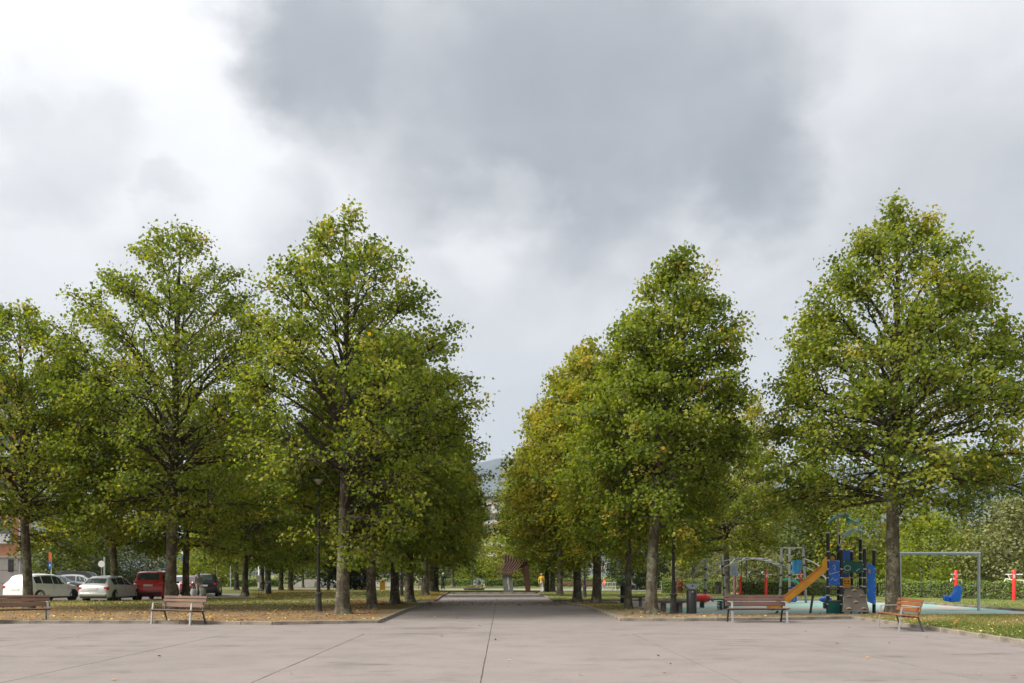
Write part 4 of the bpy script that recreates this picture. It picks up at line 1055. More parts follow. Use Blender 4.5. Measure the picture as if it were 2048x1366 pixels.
for s in (-.2, .2): MB().tube([(xb + .05, s, SH - .07), (xb + .05, s, .9)], .008, 5).build('chain', M['tube'], sw)

# outdoor fitness posts
def fitness(px, py, kind, label):
    p = ground_at(px, py); p.z = .085; e = empty('fitness_post', p, R(kind * 25), label, 'fitness post', 'red fitness posts by the hedge')
    h = 1.72
    MB().tube([(0, 0, 0), (0, 0, h - .06), (0, 0, h)], [.095, .095, .06], 14).build('post', M['red'], e, True)
    MB().lathe([(.13, 0), (.13, .03)], 14).build('base_plate', M['tube'], e)
    MB().box((0, -.097, h - .35), (.09, .01, .2)).build('label_plate', M['cap'], e)
    MB().tube([(-.42, 0, h - .25), (.42, 0, h - .25)], .024, 8).build('handlebar', M['white'], e, True)
    if kind:
        MB().tube([(0, 0, h - .55), (.45, 0, h - .58), (.50, 0, h - .75)], .026, 8).build('arm', M['white'], e, True)
        MB().tube([(0, 0, h - .55), (-.40, 0, h - .50), (-.47, 0, h - .66)], .026, 8).build('arm', M['white'], e, True)
        MB().tube([(-.18, 0, h - .53), (-.30, 0, h - .25)], .02, 8).build('brace', M['white'], e, True)
for a in ((1912, 1202.5, 1, 'red fitness post behind the blue swing seat'), (2028, 1205, -1, 'red fitness post at the right edge before the hedge'), (1532, 1194, 0, 'red fitness post with crossbar behind the climbing arch'),
          (1600, 1194, 1, 'red fitness post behind the curled green slide')): fitness(*a)
p = ground_at(1475, 1193.5); p.z = .085; e = empty('fitness_stand', p, .2, 'red twin post fitness machine behind the sign board', 'fitness machine')
for x in (-.22, .24):
    MB().tube([(x, 0, 0), (x, 0, 1.2), (x + .04, 0, 1.35)], [.085, .085, .06], 12).build('post', M['red'], e, True)
MB().tube([(-.2, 0, .2), (-.05, -.05, .7), (-.1, 0, 1.25), (.25, 0, 1.5), (.5, 0, 1.52)], .025, 8).build('arm', M['white'], e, True)
MB().box((0, -.15, .2), (.5, .25, .04)).build('foot_rest', M['red'], e)

# info board, spring riders, small play things
p = ground_at(1468, 1200.5); p.z = .085; e = empty('notice_board', p, R(4), 'grey notice board on a slim post beside the climbing arch', 'notice board')
s_ = (1200.5 - HZ) / EYE; hb, ht = (1200.5 - 1155) / s_, (1200.5 - 1132) / s_
MB().tube([(0, .03, 0), (0, .03, hb + .2)], .045, 10).build('post', M['steel'], e, True)
bd = MB().box((0, 0, (hb + ht) / 2), (.46, .025, ht - hb), bev=.008).build('board', M['bin_top'], e)
m = MB()
for k in range(7): m.box((rj.uniform(-.02, .02), -.0145, hb + .10 + k * .075), (.30 + .06 * math.sin(k * 2.1), .003, .016))
m.build('text_line', M['steel_dark'], bd)
def spring(par, x, z0, z1, r=.1):
    n = 60; MB().tube([(x + r * math.cos(t * 6 * math.tau / n), r * math.sin(t * 6 * math.tau / n), z0 + (z1 - z0) * t / n) for t in range(n + 1)], .018, 6).build('spring', M['spring'], par, True)
M['spring'] = plain('spring_steel', (.05, .075, .075), .5, .3, .2, 4)
p = ground_at(1404, 1217); p.z = .03; e = empty('spring_rider', p, R(10), 'red barrel shaped spring rider beside the litter bin', 'spring rider')
spring(e, 0, .02, .26); MB().lathe([(.03, -.42), (.13, -.40), (.17, -.30), (.19, 0), (.17, .30), (.10, .40), (.03, .42)], 16, (0, 0, .45), Matrix.Rotation(R(90), 3, 'Y')).build('body', M['red'], e, True)
MB().tube([(.18, -.28, .72), (.18, .28, .72)], .022, 8).build('handlebar', M['black'], e, True); MB().tube([(.18, 0, .5), (.18, 0, .74)], .03, 8).build('stem', M['steel_dark'], e)
MB().tube([(.36, -.2, .36), (.48, -.2, .30)], .03, 6).build('foot_rest', M['black'], e)
p = ground_at(1440, 1222); p.z = .03; e = empty('spring_rider', p, R(-5), 'grey green spring plank rider left of the dark bench', 'spring rider')
spring(e, 0, .02, .40, .12); MB().box((-.05, 0, .46), (.95, .24, .04), bev=.012).build('plank', M['spring'], e)
MB().prism([(.0, .0), (.16, .02), (.22, .18), (.12, .30), (.2, .42), (.0, .42)], lambda a, b, t: (a + .14, -.02 + t, b + .03), .04).build('side_plate', M['pgreen2'] if False else M['spring'], e)
p = ground_at(1651, 1219); p.z = .03; e = empty('spring_rider', p, R(20), 'small blue boat shaped spring rider beside the green box', 'spring rider')
spring(e, 0, .02, .28); MB().ball((0, 0, .42), (.34, .16, .14)).build('body', M['blue'], e, True); MB().box((0, 0, .50), (.5, .2, .03)).build('rim', M['white'], e)
MB().tube([(-.12, 0, .5), (-.12, 0, .78)], .02, 6).build('stem', M['black'], e)

# ------------------------------------------------------------------ cars
def paint(name, c, metal=.0):
    return plain(name, c, .28, metal, .04, 2, 0, .5, coat=.6)
M['glass'] = plain('tinted_car_glass', (.035, .05, .05), .06, 0, .3, 1.5, 0, .9)
M['tail'] = plain('red_tail_lamp', (.42, .02, .02), .25, 0, .15, 6); M['rim'] = plain('alloy_rim', (.45, .45, .46), .35, .7, .1, 6)
M['plate'] = plain('white_plate', (.66, .66, .62), .5, 0, .06, 6); M['trim'] = plain('dark_trim', (.03, .032, .035), .6, 0, .2, 5); M['chrome'] = plain('chrome_strip', (.6, .6, .6), .2, .9, .05, 5)
SUV = [(0, .40, .62, .66, .84, .80, .62), (.012, .30, .92, .95, .93, .90, .76), (.03, .25, 1.0, 1.04, .97, .95, .80), (.105, .22, 1.0, 1.46, .99, .97, .66), (.19, .21, 1.0, 1.54, 1, .98, .70),
       (.38, .21, .97, 1.57, 1, .98, .71), (.52, .21, .95, 1.54, 1, .98, .70), (.585, .21, .945, 1.47, 1, .98, .68), (.735, .21, .94, .985, 1, .97, .80), (.87, .22, .88, .94, .98, .94, .78), (.955, .25, .74, .82, .93, .88, .70), (1, .36, .58, .62, .80, .74, .55)]
HATCH = [(0, .38, .60, .64, .84, .80, .62), (.014, .28, .86, .90, .93, .90, .76), (.035, .22, .93, .97, .97, .95, .80), (.15, .20, .93, 1.34, .99, .97, .66), (.25, .19, .93, 1.43, 1, .98, .69),
         (.40, .19, .91, 1.46, 1, .98, .70), (.52, .19, .90, 1.43, 1, .98, .69), (.58, .19, .89, 1.37, 1, .98, .67), (.75, .19, .88, .93, 1, .97, .80), (.88, .20, .82, .88, .98, .94, .78), (.96, .23, .70, .77, .93, .88, .70), (1, .34, .55, .58, .80, .74, .55)]
VAN = [(0, .40, .70, .74, .90, .88, .74), (.008, .30, 1.05, 1.08, .96, .95, .86), (.018, .24, 1.12, 1.16, .98, .96, .87), (.055, .22, 1.10, 1.70, .99, .97, .80), (.12, .21, 1.08, 1.79, 1, .98, .82),
       (.45, .21, 1.05, 1.81, 1, .98, .82), (.60, .21, 1.03, 1.76, 1, .98, .79), (.66, .21, 1.02, 1.66, 1, .98, .75), (.79, .21, 1.0, 1.06, 1, .97, .82), (.90, .22, .92, .98, .97, .93, .78), (.965, .25, .76, .84, .92, .86, .70), (1, .36, .60, .64, .80, .74, .55)]
def make_car(label, spec, L, W, col, px, py, head, name='parked_car', cat='car', hs=1.0, dark_bumper=False, rails=False, handle=True, yabs=None, z=.016):
    p = ground_at(px, py); p.z = z
    e = empty(name, p, head, label, cat, 'cars in the car park')
    S = np.array(spec); hw = W / 2
    def st(f): return [float(np.interp(f, S[:, 0], S[:, i])) for i in range(7)]
    def ring(f):
        _, zl, zb, zt, wl_, wb, wt = st(f); zl, zb, zt = zl * hs, zb * hs, zt * hs; x = (f - .5) * L
        return [Vector((x, y * hw, z_)) for y, z_ in ((0, zl), (wl_ * .88, zl), (wl_, zl + .10), (wl_ * 1.0, (zl + zb) * .52), (wb * 1.0, zb - .05), (wb * .985, zb), (wt + (wb - wt) * .06, zt - .05 if zt - zb > .1 else zt - .015), (wt * .88, zt - .004), (wt * .5, zt + .014), (0, zt + .02))]
    fs_ = sorted(set(list(S[:, 0]) + list(np.linspace(.03, .97, 26))))
    m = MB(); vs, fs = [], []; n = 18
    for f in fs_:
        r = ring(f); vs += r + [Vector((q.x, -q.y, q.z)) for q in r[-2:0:-1]]
    for i in range(len(fs_) - 1):
        for k in range(n): j = (k + 1) % n; fs.append((i * n + k, i * n + j, (i + 1) * n + j, (i + 1) * n + k))
    fs += [tuple(range(n)), tuple(len(vs) - n + k for k in range(n))]
    body = m.add(vs, fs).build('body', col, e, True)
    def side(f, t, s):
        r = ring(f); q = r[5].lerp(r[6], t); return Vector((q.x, (q.y + .006) * s, q.z))
    # side windows
    cab = [f for f in S[:, 0] if True]; f0, f1 = S[3, 0] + .02, S[8, 0] - .045
    cuts = [f0, f0 + (f1 - f0) * .22, f0 + (f1 - f0) * .56, f1]
    for s in (1, -1):
        for a, b in zip(cuts, cuts[1:]):
            m = MB(); g = [a + .008 + (b - a - .016) * i / 6 for i in range(7)]; vs = []
            for f in g:
                for t in (.10, .5, .88): vs.append(side(f, t, s))
            m.add(vs, [(i * 3 + j, i * 3 + j + 1, i * 3 + j + 4, i * 3 + j + 3) for i in range(6) for j in range(2)]); m.build('side_window', M['glass'], e, True)
        f = cuts[1] + (cuts[2] - cuts[1]) * .0
        for f in cuts[1:3]:
            a, b = ring(f + .03)[4], ring(f + .03)[3]
            if handle: MB().box((a.x - .12, (a.y + .008) * s, a.z - .06), (.17, .02, .03), bev=.006).build('door_handle', col, e)
        for f in (cuts[0] + .02, cuts[2], f1 + .02):        # door gaps
            r = ring(f); MB().tube([Vector((q.x, (q.y + .001) * s, q.z)) for q in (r[3], r[4], r[5])], .006, 4).build('door_gap', M['trim'], body)
        q = ring(f1)[5]; mr = MB().ball((q.x - .02, (q.y + .12) * s, q.z + .08), (.07, .11, .075)).build('mirror', col, e, True)
        # wheels
        for f in (.19, .80):
            x = (f - .5) * L; rad = .325 * (1.03 if hs > 1 else 1); y = (hw - .10) * s
            rot = Matrix.Rotation(R(90), 3, 'X')
            wh = MB(); wh.lathe([(.03, -.075), (rad * .66, -.085), (rad * .68, 0), (rad * .66, .085), (.03, .075)], 18, (x, y, rad), rot); w = wh.build('wheel', M['rim'], e, True)
            MB().lathe([(rad * .66, -.095), (rad * .9, -.105), (rad, -.08), (rad, .08), (rad * .9, .105), (rad * .66, .095)], 22, (x, y, rad), rot).build('tyre', M['rubber_black'], w, True)
            sp = MB()
            for k in range(5):
                a = k * math.tau / 5; sp.bar((x, y + .087 * s, rad), (x + rad * .62 * math.cos(a), y + .087 * s, rad + rad * .62 * math.sin(a)), .05, .012)
            sp.build('spoke', M['trim'], w)
            arc = [(i * math.pi / 12) for i in range(13)]; m = MB(); vs = []
            yy = ring(f)[3].y + .004
            for a in arc:
                for rr, dy in ((rad * .55, -.012), (rad * 1.22, 0)): vs.append((x + rr * math.cos(a), (yy + dy) * s, rad + rr * math.sin(a) * .98))
            m.add(vs, [(i * 2, i * 2 + 1, i * 2 + 3, i * 2 + 2) for i in range(12)]); m.build('wheel_arch', M['trim'], e)
        # lamps
        r0, r1 = ring(.016), ring(.05); zb_ = r0[5].z
        tl = MB().box((r0[5].x + .05, (r0[5].y - .06) * s, zb_ - .10), (.18, .26, .20 if spec is not VAN else .34), bev=.04).build('tail_lamp', M['tail'], e, True)
        q = ring(.95)[5]; MB().box((q.x - .02, (q.y - .10) * s, q.z - .06), (.22, .22, .10), bev=.03).build('headlight', M['chrome'], e, True)
    def screen(fa, fb, nm):
        m = MB(); vs = []
        for i in range(6):
            f = fa + (fb - fa) * i / 5; _, zl, zb, zt, wl_, wb, wt = st(f)
            for y in (-.86, -.4, 0, .4, .86): vs.append(Vector(((f - .5) * L + (-.008 if nm == 'rear_window' else .008), y * wt * hw, zt * hs + .026 - .02 * abs(y))))
        m.add(vs, [(i * 5 + j, i * 5 + j + 1, i * 5 + j + 6, i * 5 + j + 5) for i in range(5) for j in range(4)]); m.build(nm, M['glass'], e, True)
    screen(S[2, 0] + (S[3, 0] - S[2, 0]) * .16, S[3, 0] - (S[3, 0] - S[2, 0]) * .10, 'rear_window')
    screen(S[7, 0] + .012, S[8, 0] - .012, 'windscreen')
    xb = -.5 * L; zb_ = st(.012)[2] * hs
    MB().box((xb + .012, 0, .74 * hs if spec is not VAN else .92 * hs), (.05, .52, .115), bev=.008).build('number_plate', M['plate'], e)
    MB().box((xb + .12, 0, .46 * hs), (.30, W * .93, .20), bev=.06).build('rear_bumper', M['trim'] if dark_bumper else col, e, True)
    MB().box((xb + .17, 0, .31 * hs), (.30, W * .86, .14), bev=.04).build('bumper_skirt', M['trim'], e, True)
    for s in (1, -1): MB().box((0, s * (hw - .03), .26 * hs), (L * .42, .05, .09), bev=.015).build('sill', M['trim'], e)
    MB().box((xb + .10 + .05 * L * (spec is HATCH), 0, (st(S[2, 0])[3] + .05) * hs + .03), (.02, .5, .02), Matrix.Rotation(R(10), 3, 'X')).build('wiper', M['black'], e)
    if rails:
        for s in (1, -1):
            MB().tube([Vector(((f - .5) * L, s * st(f)[6] * hw * .9, st(f)[3] * hs + .05)) for f in (.16, .2, .35, .5, .54)], .018, 6).build('roof_rail', M['trim'], e, True)
    return e
cw = paint('white_car_paint', (.72, .73, .71)); cs = paint('silver_car_paint', (.50, .51, .50), .15); crd = paint('red_car_paint', (.50, .022, .018)); ck = paint('black_car_paint', (.018, .018, .022)); cm = paint('dark_red_car_paint', (.14, .02, .022)); cg = paint('grey_car_paint', (.20, .21, .22), .2)
make_car('white compact crossover with dark side trim behind the leftmost linden', SUV, 4.12, 1.78, cw, 88, 1204.0, R(77))
make_car('silver hatchback seen from behind beside the slanting linden trunk', HATCH, 4.25, 1.75, cs, 224, 1203.0, R(88))
make_car('red boxy van with dark rear window and grey bumper', VAN, 4.05, 1.66, crd, 316, 1199.5, R(97), 'parked_van', 'van', .96, True)
make_car('black car with its red tail lamps beside the walker', SUV, 4.2, 1.78, ck, 414, 1192.0, R(104), hs=1.02)
make_car('dark roofed grey estate car behind the white crossover', HATCH, 4.4, 1.76, cg, 112, 1191.0, R(48), rails=True, hs=1.03)
make_car('white hatchback behind the silver one, its windscreen showing', HATCH, 4.2, 1.75, cw, 158, 1189.0, R(20), hs=1.05)
make_car('long black van with pale roof line in the last row', VAN, 5.0, 1.9, ck, 168, 1179.5, R(4), 'parked_van', 'van', 1.04)
make_car('white car partly hidden between two trunks right of the red van', HATCH, 4.1, 1.74, cw, 366, 1187.5, R(-70))
make_car('dark red car just left of the walker', HATCH, 4.1, 1.74, cm, 388, 1189.0, R(106))

# ------------------------------------------------------------------ buildings
M['brick'], nt, b, out = new_mat('red_brickwork')
br = nt.nodes.new('ShaderNodeTexBrick'); tcn = nt.nodes.new('ShaderNodeTexCoord'); mp = nt.nodes.new('ShaderNodeMapping'); mp.inputs['Rotation'].default_value = (R(90), 0, 0)
nt.links.new(tcn.outputs['Object'], mp.inputs[0]); nt.links.new(mp.outputs[0], br.inputs['Vector'])
br.inputs['Color1'].default_value = (.52, .20, .09, 1); br.inputs['Color2'].default_value = (.38, .14, .07, 1); br.inputs['Mortar'].default_value = (.42, .33, .26, 1)
br.inputs['Scale'].default_value = 1.0; br.inputs['Brick Width'].default_value = .24; br.inputs['Row Height'].default_value = .075; br.inputs['Mortar Size'].default_value = .008
nt.links.new(br.outputs[0], b.inputs['Base Color']); b.inputs['Roughness'].default_value = .9
M['stone'] = plain('pale_stone_cladding', (.46, .42, .38), .85, 0, .12, 1.2, .003)
M['pane'] = plain('window_glass', (.10, .13, .15), .08, 0, .25, 1, 0, .9); M['frame'] = plain('grey_window_frame', (.42, .43, .45), .5, 0, .08, 4)
YB = 62.0; xr = at(38, 1149, YB).x
bl = empty('brick_building', (xr, YB, 0), R(24), 'orange brick building on a pale stone base at the left edge', 'building')
MB().box((-9, 4, 9.4), (18, 8, 13.2)).build('wall', M['brick'], bl)
for r_ in range(3):
    for c_ in range(9):
        MB().box((-1.02 - c_ * 2.0, -.04, .45 + r_ * .93), (1.97, .12, .90), bev=.012).build('base_panel', M['stone'], bl)
MB().box((-9, 4, 1.35), (17.9, 7.9, 2.75)).build('base_wall', M['stone'], bl); MB().box((-9, 3.98, 2.83), (18.3, 8.3, .12)).build('ledge', M['stone'], bl)
MB().box((-9, 4, 16.1), (18.5, 8.5, .25)).build('roof', M['frame'], bl)
for fl in range(4):
    for c_ in range(6):
        x = -1.0 - c_ * 2.9; z = 4.7 + fl * 3.0
        w = MB(); w.box((x, -.02, z), (1.0, .10, 1.9)); w = w.build('window', M['frame'], bl)
        MB().box((x, -.075, z + .35), (.86, .02, 1.0)).build('pane', M['pane'], w); MB().box((x, -.075, z - .56), (.86, .02, .66)).build('shutter', M['white'], w)
MB().box((-.5, -.12, 2.2), (.35, .06, .9), bev=.01).build('grille', M['steel_dark'], bl)
MB().tube([(.06, -.1, 0), (.06, -.1, 15.9)], .06, 8).build('downpipe', M['frame'], bl, True)

YF = 260.0
fb = empty('apartment_building', (at(985, 1149, YF).x, YF, 0), R(-6), 'pale apartment block with flat dark roof closing the avenue', 'building')
M['cream'] = plain('cream_render', (.52, .46, .40), .85, 0, .1, .3)
MB().box((0, 7, 12.4), (26, 14, 24.8)).build('wall', M['cream'], fb); rf_ = MB().box((0, 6.8, 25.1), (27, 15.2, .7)).build('roof', M['steel_dark'], fb)
for fl in range(7):
    z = 2.0 + fl * 3.3
    sl = MB().box((0, -.75, z - 1.5), (26, 1.5, .25)).build('balcony_slab', M['cream'], fb)
    MB().box((0, -1.45, z - .95), (26, .08, .9)).build('railing', M['frame'], sl)
    for c_ in range(8):
        x = -11 + c_ * 3.14
        w = MB().box((x, -.02, z), (1.8, .12, 2.3)).build('window', M['frame'], fb)
        for s in (-1, 1): MB().box((x + s * .43, -.10, z), (.74, .04, 2.1)).build('pane', M['pane'], w)
# hills
M['hill'] = plain('wooded_hill', (.045, .055, .05), .95, 0, .4, .004)
def hill(name, pts, Y, label, depth=1500):
    m = MB(); n = len(pts); vs = []
    P = [at(a, b, Y) for a, b in pts]; rng = random.Random(n)
    rows_ = [(0, 0.0), (.35, .45), (.7, .8), (1.0, 1.0), (1.5, .8), (2.2, 0)]
    for dy, k in rows_:
        for p in P:
            z = max(1, p.z) * k * (1 + (rng.uniform(-.06, .06) if 0 < k < 1 else 0)); vs.append((p.x * (1 + 0.0), Y - depth + dy * depth, z - 1 if k == 0 else z))
    fs = [(i * n + j, i * n + j + 1, (i + 1) * n + j + 1, (i + 1) * n + j) for i in range(len(rows_) - 1) for j in range(n - 1)]
    return tag(m.add(vs, fs).build(name, M['hill'], None, True), label, kind='structure')
hill('mountain', [(500, 1149), (650, 1060), (780, 1000), (880, 950), (930, 930), (960, 925), (975, 922), (990, 918), (1005, 916), (1020, 919), (1040, 930), (1090, 945), (1180, 960), (1290, 975), (1400, 985), (1600, 1030), (1900, 1149)], 5200, 'hazy blue mountain beyond the end of the avenue')
hill('hills', [(1250, 1149), (1350, 1020), (1450, 960), (1560, 930), (1640, 925), (1750, 935), (1850, 938), (1950, 930), (2100, 940), (2300, 980), (2600, 1149)], 3600, 'hazy wooded hills showing under the right linden', 1100)
hill('hills', [(-500, 1149), (-300, 1040), (-50, 1015), (80, 1020), (200, 1040), (330, 1080), (480, 1149)], 1800, 'wooded slope behind the car park', 700)

# ------------------------------------------------------------------ sculpture
YS = ground_at(1035, 1186.2).y
M['corten'] = plain('rusty_corten_steel', (.06, .024, .016), .75, .1, .35, 2, .003); M['corten2'] = plain('weathered_pale_steel', (.17, .10, .07), .7, .1, .3, 3)
M['plinth'] = plain('grey_concrete_leg', (.17, .165, .165), .8, 0, .25, 1.2, .004)
su = empty('sculpture', (at(1030, 1186, YS).x, YS, .05), 0, 'abstract rusty steel sculpture with curving ribs on a concrete leg', 'sculpture')
def S_(px, py, dy=0): p = at(px, py, YS); return Vector((p.x - su.location.x, dy, max(0, p.z - .05)))
def sprism(name, pts, mat, y0, th, par=su):
    q = [S_(*p) for p in pts]; m = MB(); m.prism([(v.x, v.z) for v in q], lambda a, b, t: (a, y0 + t, b), th); return m.build(name, mat, par)
cl = sprism('concrete_leg', [(1008, 1186), (1027, 1186), (1024, 1147), (1003, 1146)], M['plinth'], -.4, .9)
m = MB(); q = [S_(*p) for p in [(1014, 1154), (1016.5, 1153), (1018, 1158), (1017.5, 1166), (1020, 1178), (1016.5, 1181), (1016, 1170), (1014, 1164)]]
m.prism([(v.x, v.z) for v in q], lambda a, b, t: (a, -.42 + t, b), .03); m.build('pale_figure', M['concrete'], cl)
sprism('steel_leg', [(1052, 1186), (1061, 1186), (1059, 1150), (1057, 1132), (1043, 1130), (1047, 1155)], M['corten'], -.35, .7)
sprism('beam', [(1006, 1113), (1016, 1109), (1040, 1112), (1050, 1117), (1057, 1126), (1058, 1134), (1042, 1136), (1030, 1140), (1012, 1146), (1003, 1143), (1010, 1130)], M['corten'], -.15, .45)
for i in range(8):
    x = i * 5.4; y = -.45 + .02 * i
    q = [S_(a, b, y - .05 * k) for k, (a, b) in enumerate(((1012 + x, 1108.5 + i * .8), (1009 + x, 1114 + i * .7), (1009.5 + x * .98, 1122), (1005 + x * .95, 1130), (1000 + x * .9, 1138), (994 + x * .85, 1146.5)))]
    MB().tube(spl(q), .045, 6).build('rib', M['corten2'], su, True)
MB().bar(S_(993, 1146.5, -.6), S_(1024, 1149, -.6), .10, .06).build('rib_rail', M['corten2'], su)

# ------------------------------------------------------------------ signs and small things
def post_sign(px, py, top, label, r=.035, mat='steel', base_z=.0):
    p = ground_at(px, py); p.z = base_z; s = (py - HZ) / EYE; e = empty('sign_post', p, 0, label, 'sign')
    h = (py - top) / s; MB().tube([(0, .04, 0), (0, .04, h)], r, 10).build('post', M[mat], e, True); return e, s
def zof(e_s, py0, y): return (py0 - y) / e_s
M['sign_white'] = plain('sign_white', (.62, .61, .62), .5, 0, .06, 4); M['sign_red'] = plain('sign_orange_red', (.55, .11, .03), .5, 0, .1, 4); M['sign_blue'] = plain('sign_blue', (.02, .11, .42), .5, 0, .1, 4)
e, s = post_sign(203, 1183, 1120, 'round white traffic sign on a post above the silver car'); MB().lathe([(.30, -.01), (.30, .01)], 24, (0, -.01, zof(s, 1183, 1128)), Matrix.Rotation(R(90), 3, 'X')).build('disc', M['sign_white'], e)
e = empty('lamp_mast', ground_at(209, 1180), 0, 'tall pale lamp mast behind the round traffic sign', 'lamp mast'); MB().tube([(0, 0, 0), (0, 0, 6.5)], [.09, .06], 10).build('mast', M['swing'], e, True); MB().tube([(0, 0, 6.4), (.5, -.3, 6.6)], .05, 8).build('arm', M['swing'], e, True); MB().box((.7, -.42, 6.6), (.55, .22, .12), bev=.04).build('head', M['steel'], e)
e, s = post_sign(102, 1182, 1106, 'narrow orange and blue sign panel on a white post', mat='white')
for y0, y1, mt in ((1105, 1122, 'sign_red'), (1123, 1138, 'sign_blue')): MB().box((-.10, 0, zof(s, 1182, (y0 + y1) / 2)), (.24, .03, (y1 - y0) / s), bev=.006).build('panel', M[mt], e)
MB().box((-.10, -.018, zof(s, 1182, 1130.5)), (.10, .006, .18)).build('mark', M['white'], e)
e, s = post_sign(42, 1184, 1117, 'pale slim post with a grey cabinet by the brick building', .05, 'swing'); MB().box((.02, 0, zof(s, 1184, 1128)), (.20, .16, .75), bev=.02).build('cabinet', M['swing'], e)
e, s = post_sign(367, 1180, 1100, 'white round sign over a blue square one behind the pale trunk'); MB().lathe([(.24, -.01), (.24, .01)], 20, (-.05, 0, zof(s, 1180, 1104)), Matrix.Rotation(R(90), 3, 'X')).build('disc', M['sign_white'], e); MB().box((-.02, 0, zof(s, 1180, 1118)), (.34, .03, .40)).build('panel', M['sign_blue'], e)
post_sign(434, 1191, 1128, 'slim pale post at the corner of the car park road', .03, 'bark_pale'); post_sign(461, 1177, 1122, 'slim grey post beyond the car park road', .045, 'swing')
e, s = post_sign(517, 1194, 1153, 'small grey notice on a thin post among fallen leaves', .018, 'steel_dark', .08); MB().box((.04, 0, zof(s, 1194, 1160)), (.30, .02, .48)).build('board', M['concrete'], e)
e = empty('utility_mast', ground_at(518, 1176), 0, 'white mast behind the small grey notice', 'mast'); MB().tube([(0, 0, 0), (0, 0, 4.2)], [.12, .09], 10).build('mast', M['white'], e, True); MB().box((0, 0, 4.2), (.3, .3, .1)).build('cap', M['white'], e)
e = empty('yellow_box', ground_at(765, 1179.5), .2, 'yellow orange box beside the far dark bench on the left', 'box'); MB().box((0, 0, .42), (.55, .4, .80), bev=.02).build('body', M['yellow'], e); MB().box((0, 0, .85), (.6, .45, .06), bev=.01).build('lid', M['orange'], e)
# skate ramp
p = ground_at(628, 1174); rp = empty('skate_ramp', (p.x, p.y, -.03), .05, 'low pale concrete skate ramp beyond the left lawn', 'skate ramp')
MB().prism([(-2.6, 0), (3.2, 0), (2.9, .12), (2.0, .72), (1.7, .88), (-1.4, .88), (-2.2, .5)], lambda a, b, t: (a, t, b), 4).build('ramp', M['concrete'], rp)
MB().prism([(0, 0), (.9, 0), (.45, .55), (.2, .75)], lambda a, b, t: (a, -.3 + t, b), .32).build('wedge', M['path'], rp); MB().tube([(-1.4, .05, .9), (1.7, .05, .9)], .03, 6).build('coping', M['steel'], rp)
p = ground_at(745, 1173); q = empty('low_wall', (p.x, p.y, -.03), .02, 'long pale low wall behind the far benches on the left', 'wall')
MB().box((0, 0, .36), (7.5, .5, .72), bev=.02).build('wall', M['concrete'], q); MB().box((0, 0, .75), (7.7, .6, .07), bev=.01).build('coping', M['path'], q)
# flower bed
p = ground_at(948, 1179.5); q = empty('flower_tub', (p.x, p.y, -.02), 0, 'low round flower bed on the far path', 'flower bed'); MB().lathe([(1.0, 0), (1.1, .18), (1.0, .22)], 20).build('rim', M['slab'], q, True)
rngf = np.random.default_rng(4); C = np.stack([rngf.normal(0, .5, 500), rngf.normal(0, .5, 500), rngf.uniform(.2, .5, 500)], -1); V, Q = leaves(rngf, C, .12, C * 0 + np.array([0, 0, 1.]))
tag(link('flowers', np_mesh('flowers', V, Q, M['leaf_olive'], rngf.random(500)), q), kind='stuff')
p = ground_at(905, 1179); 

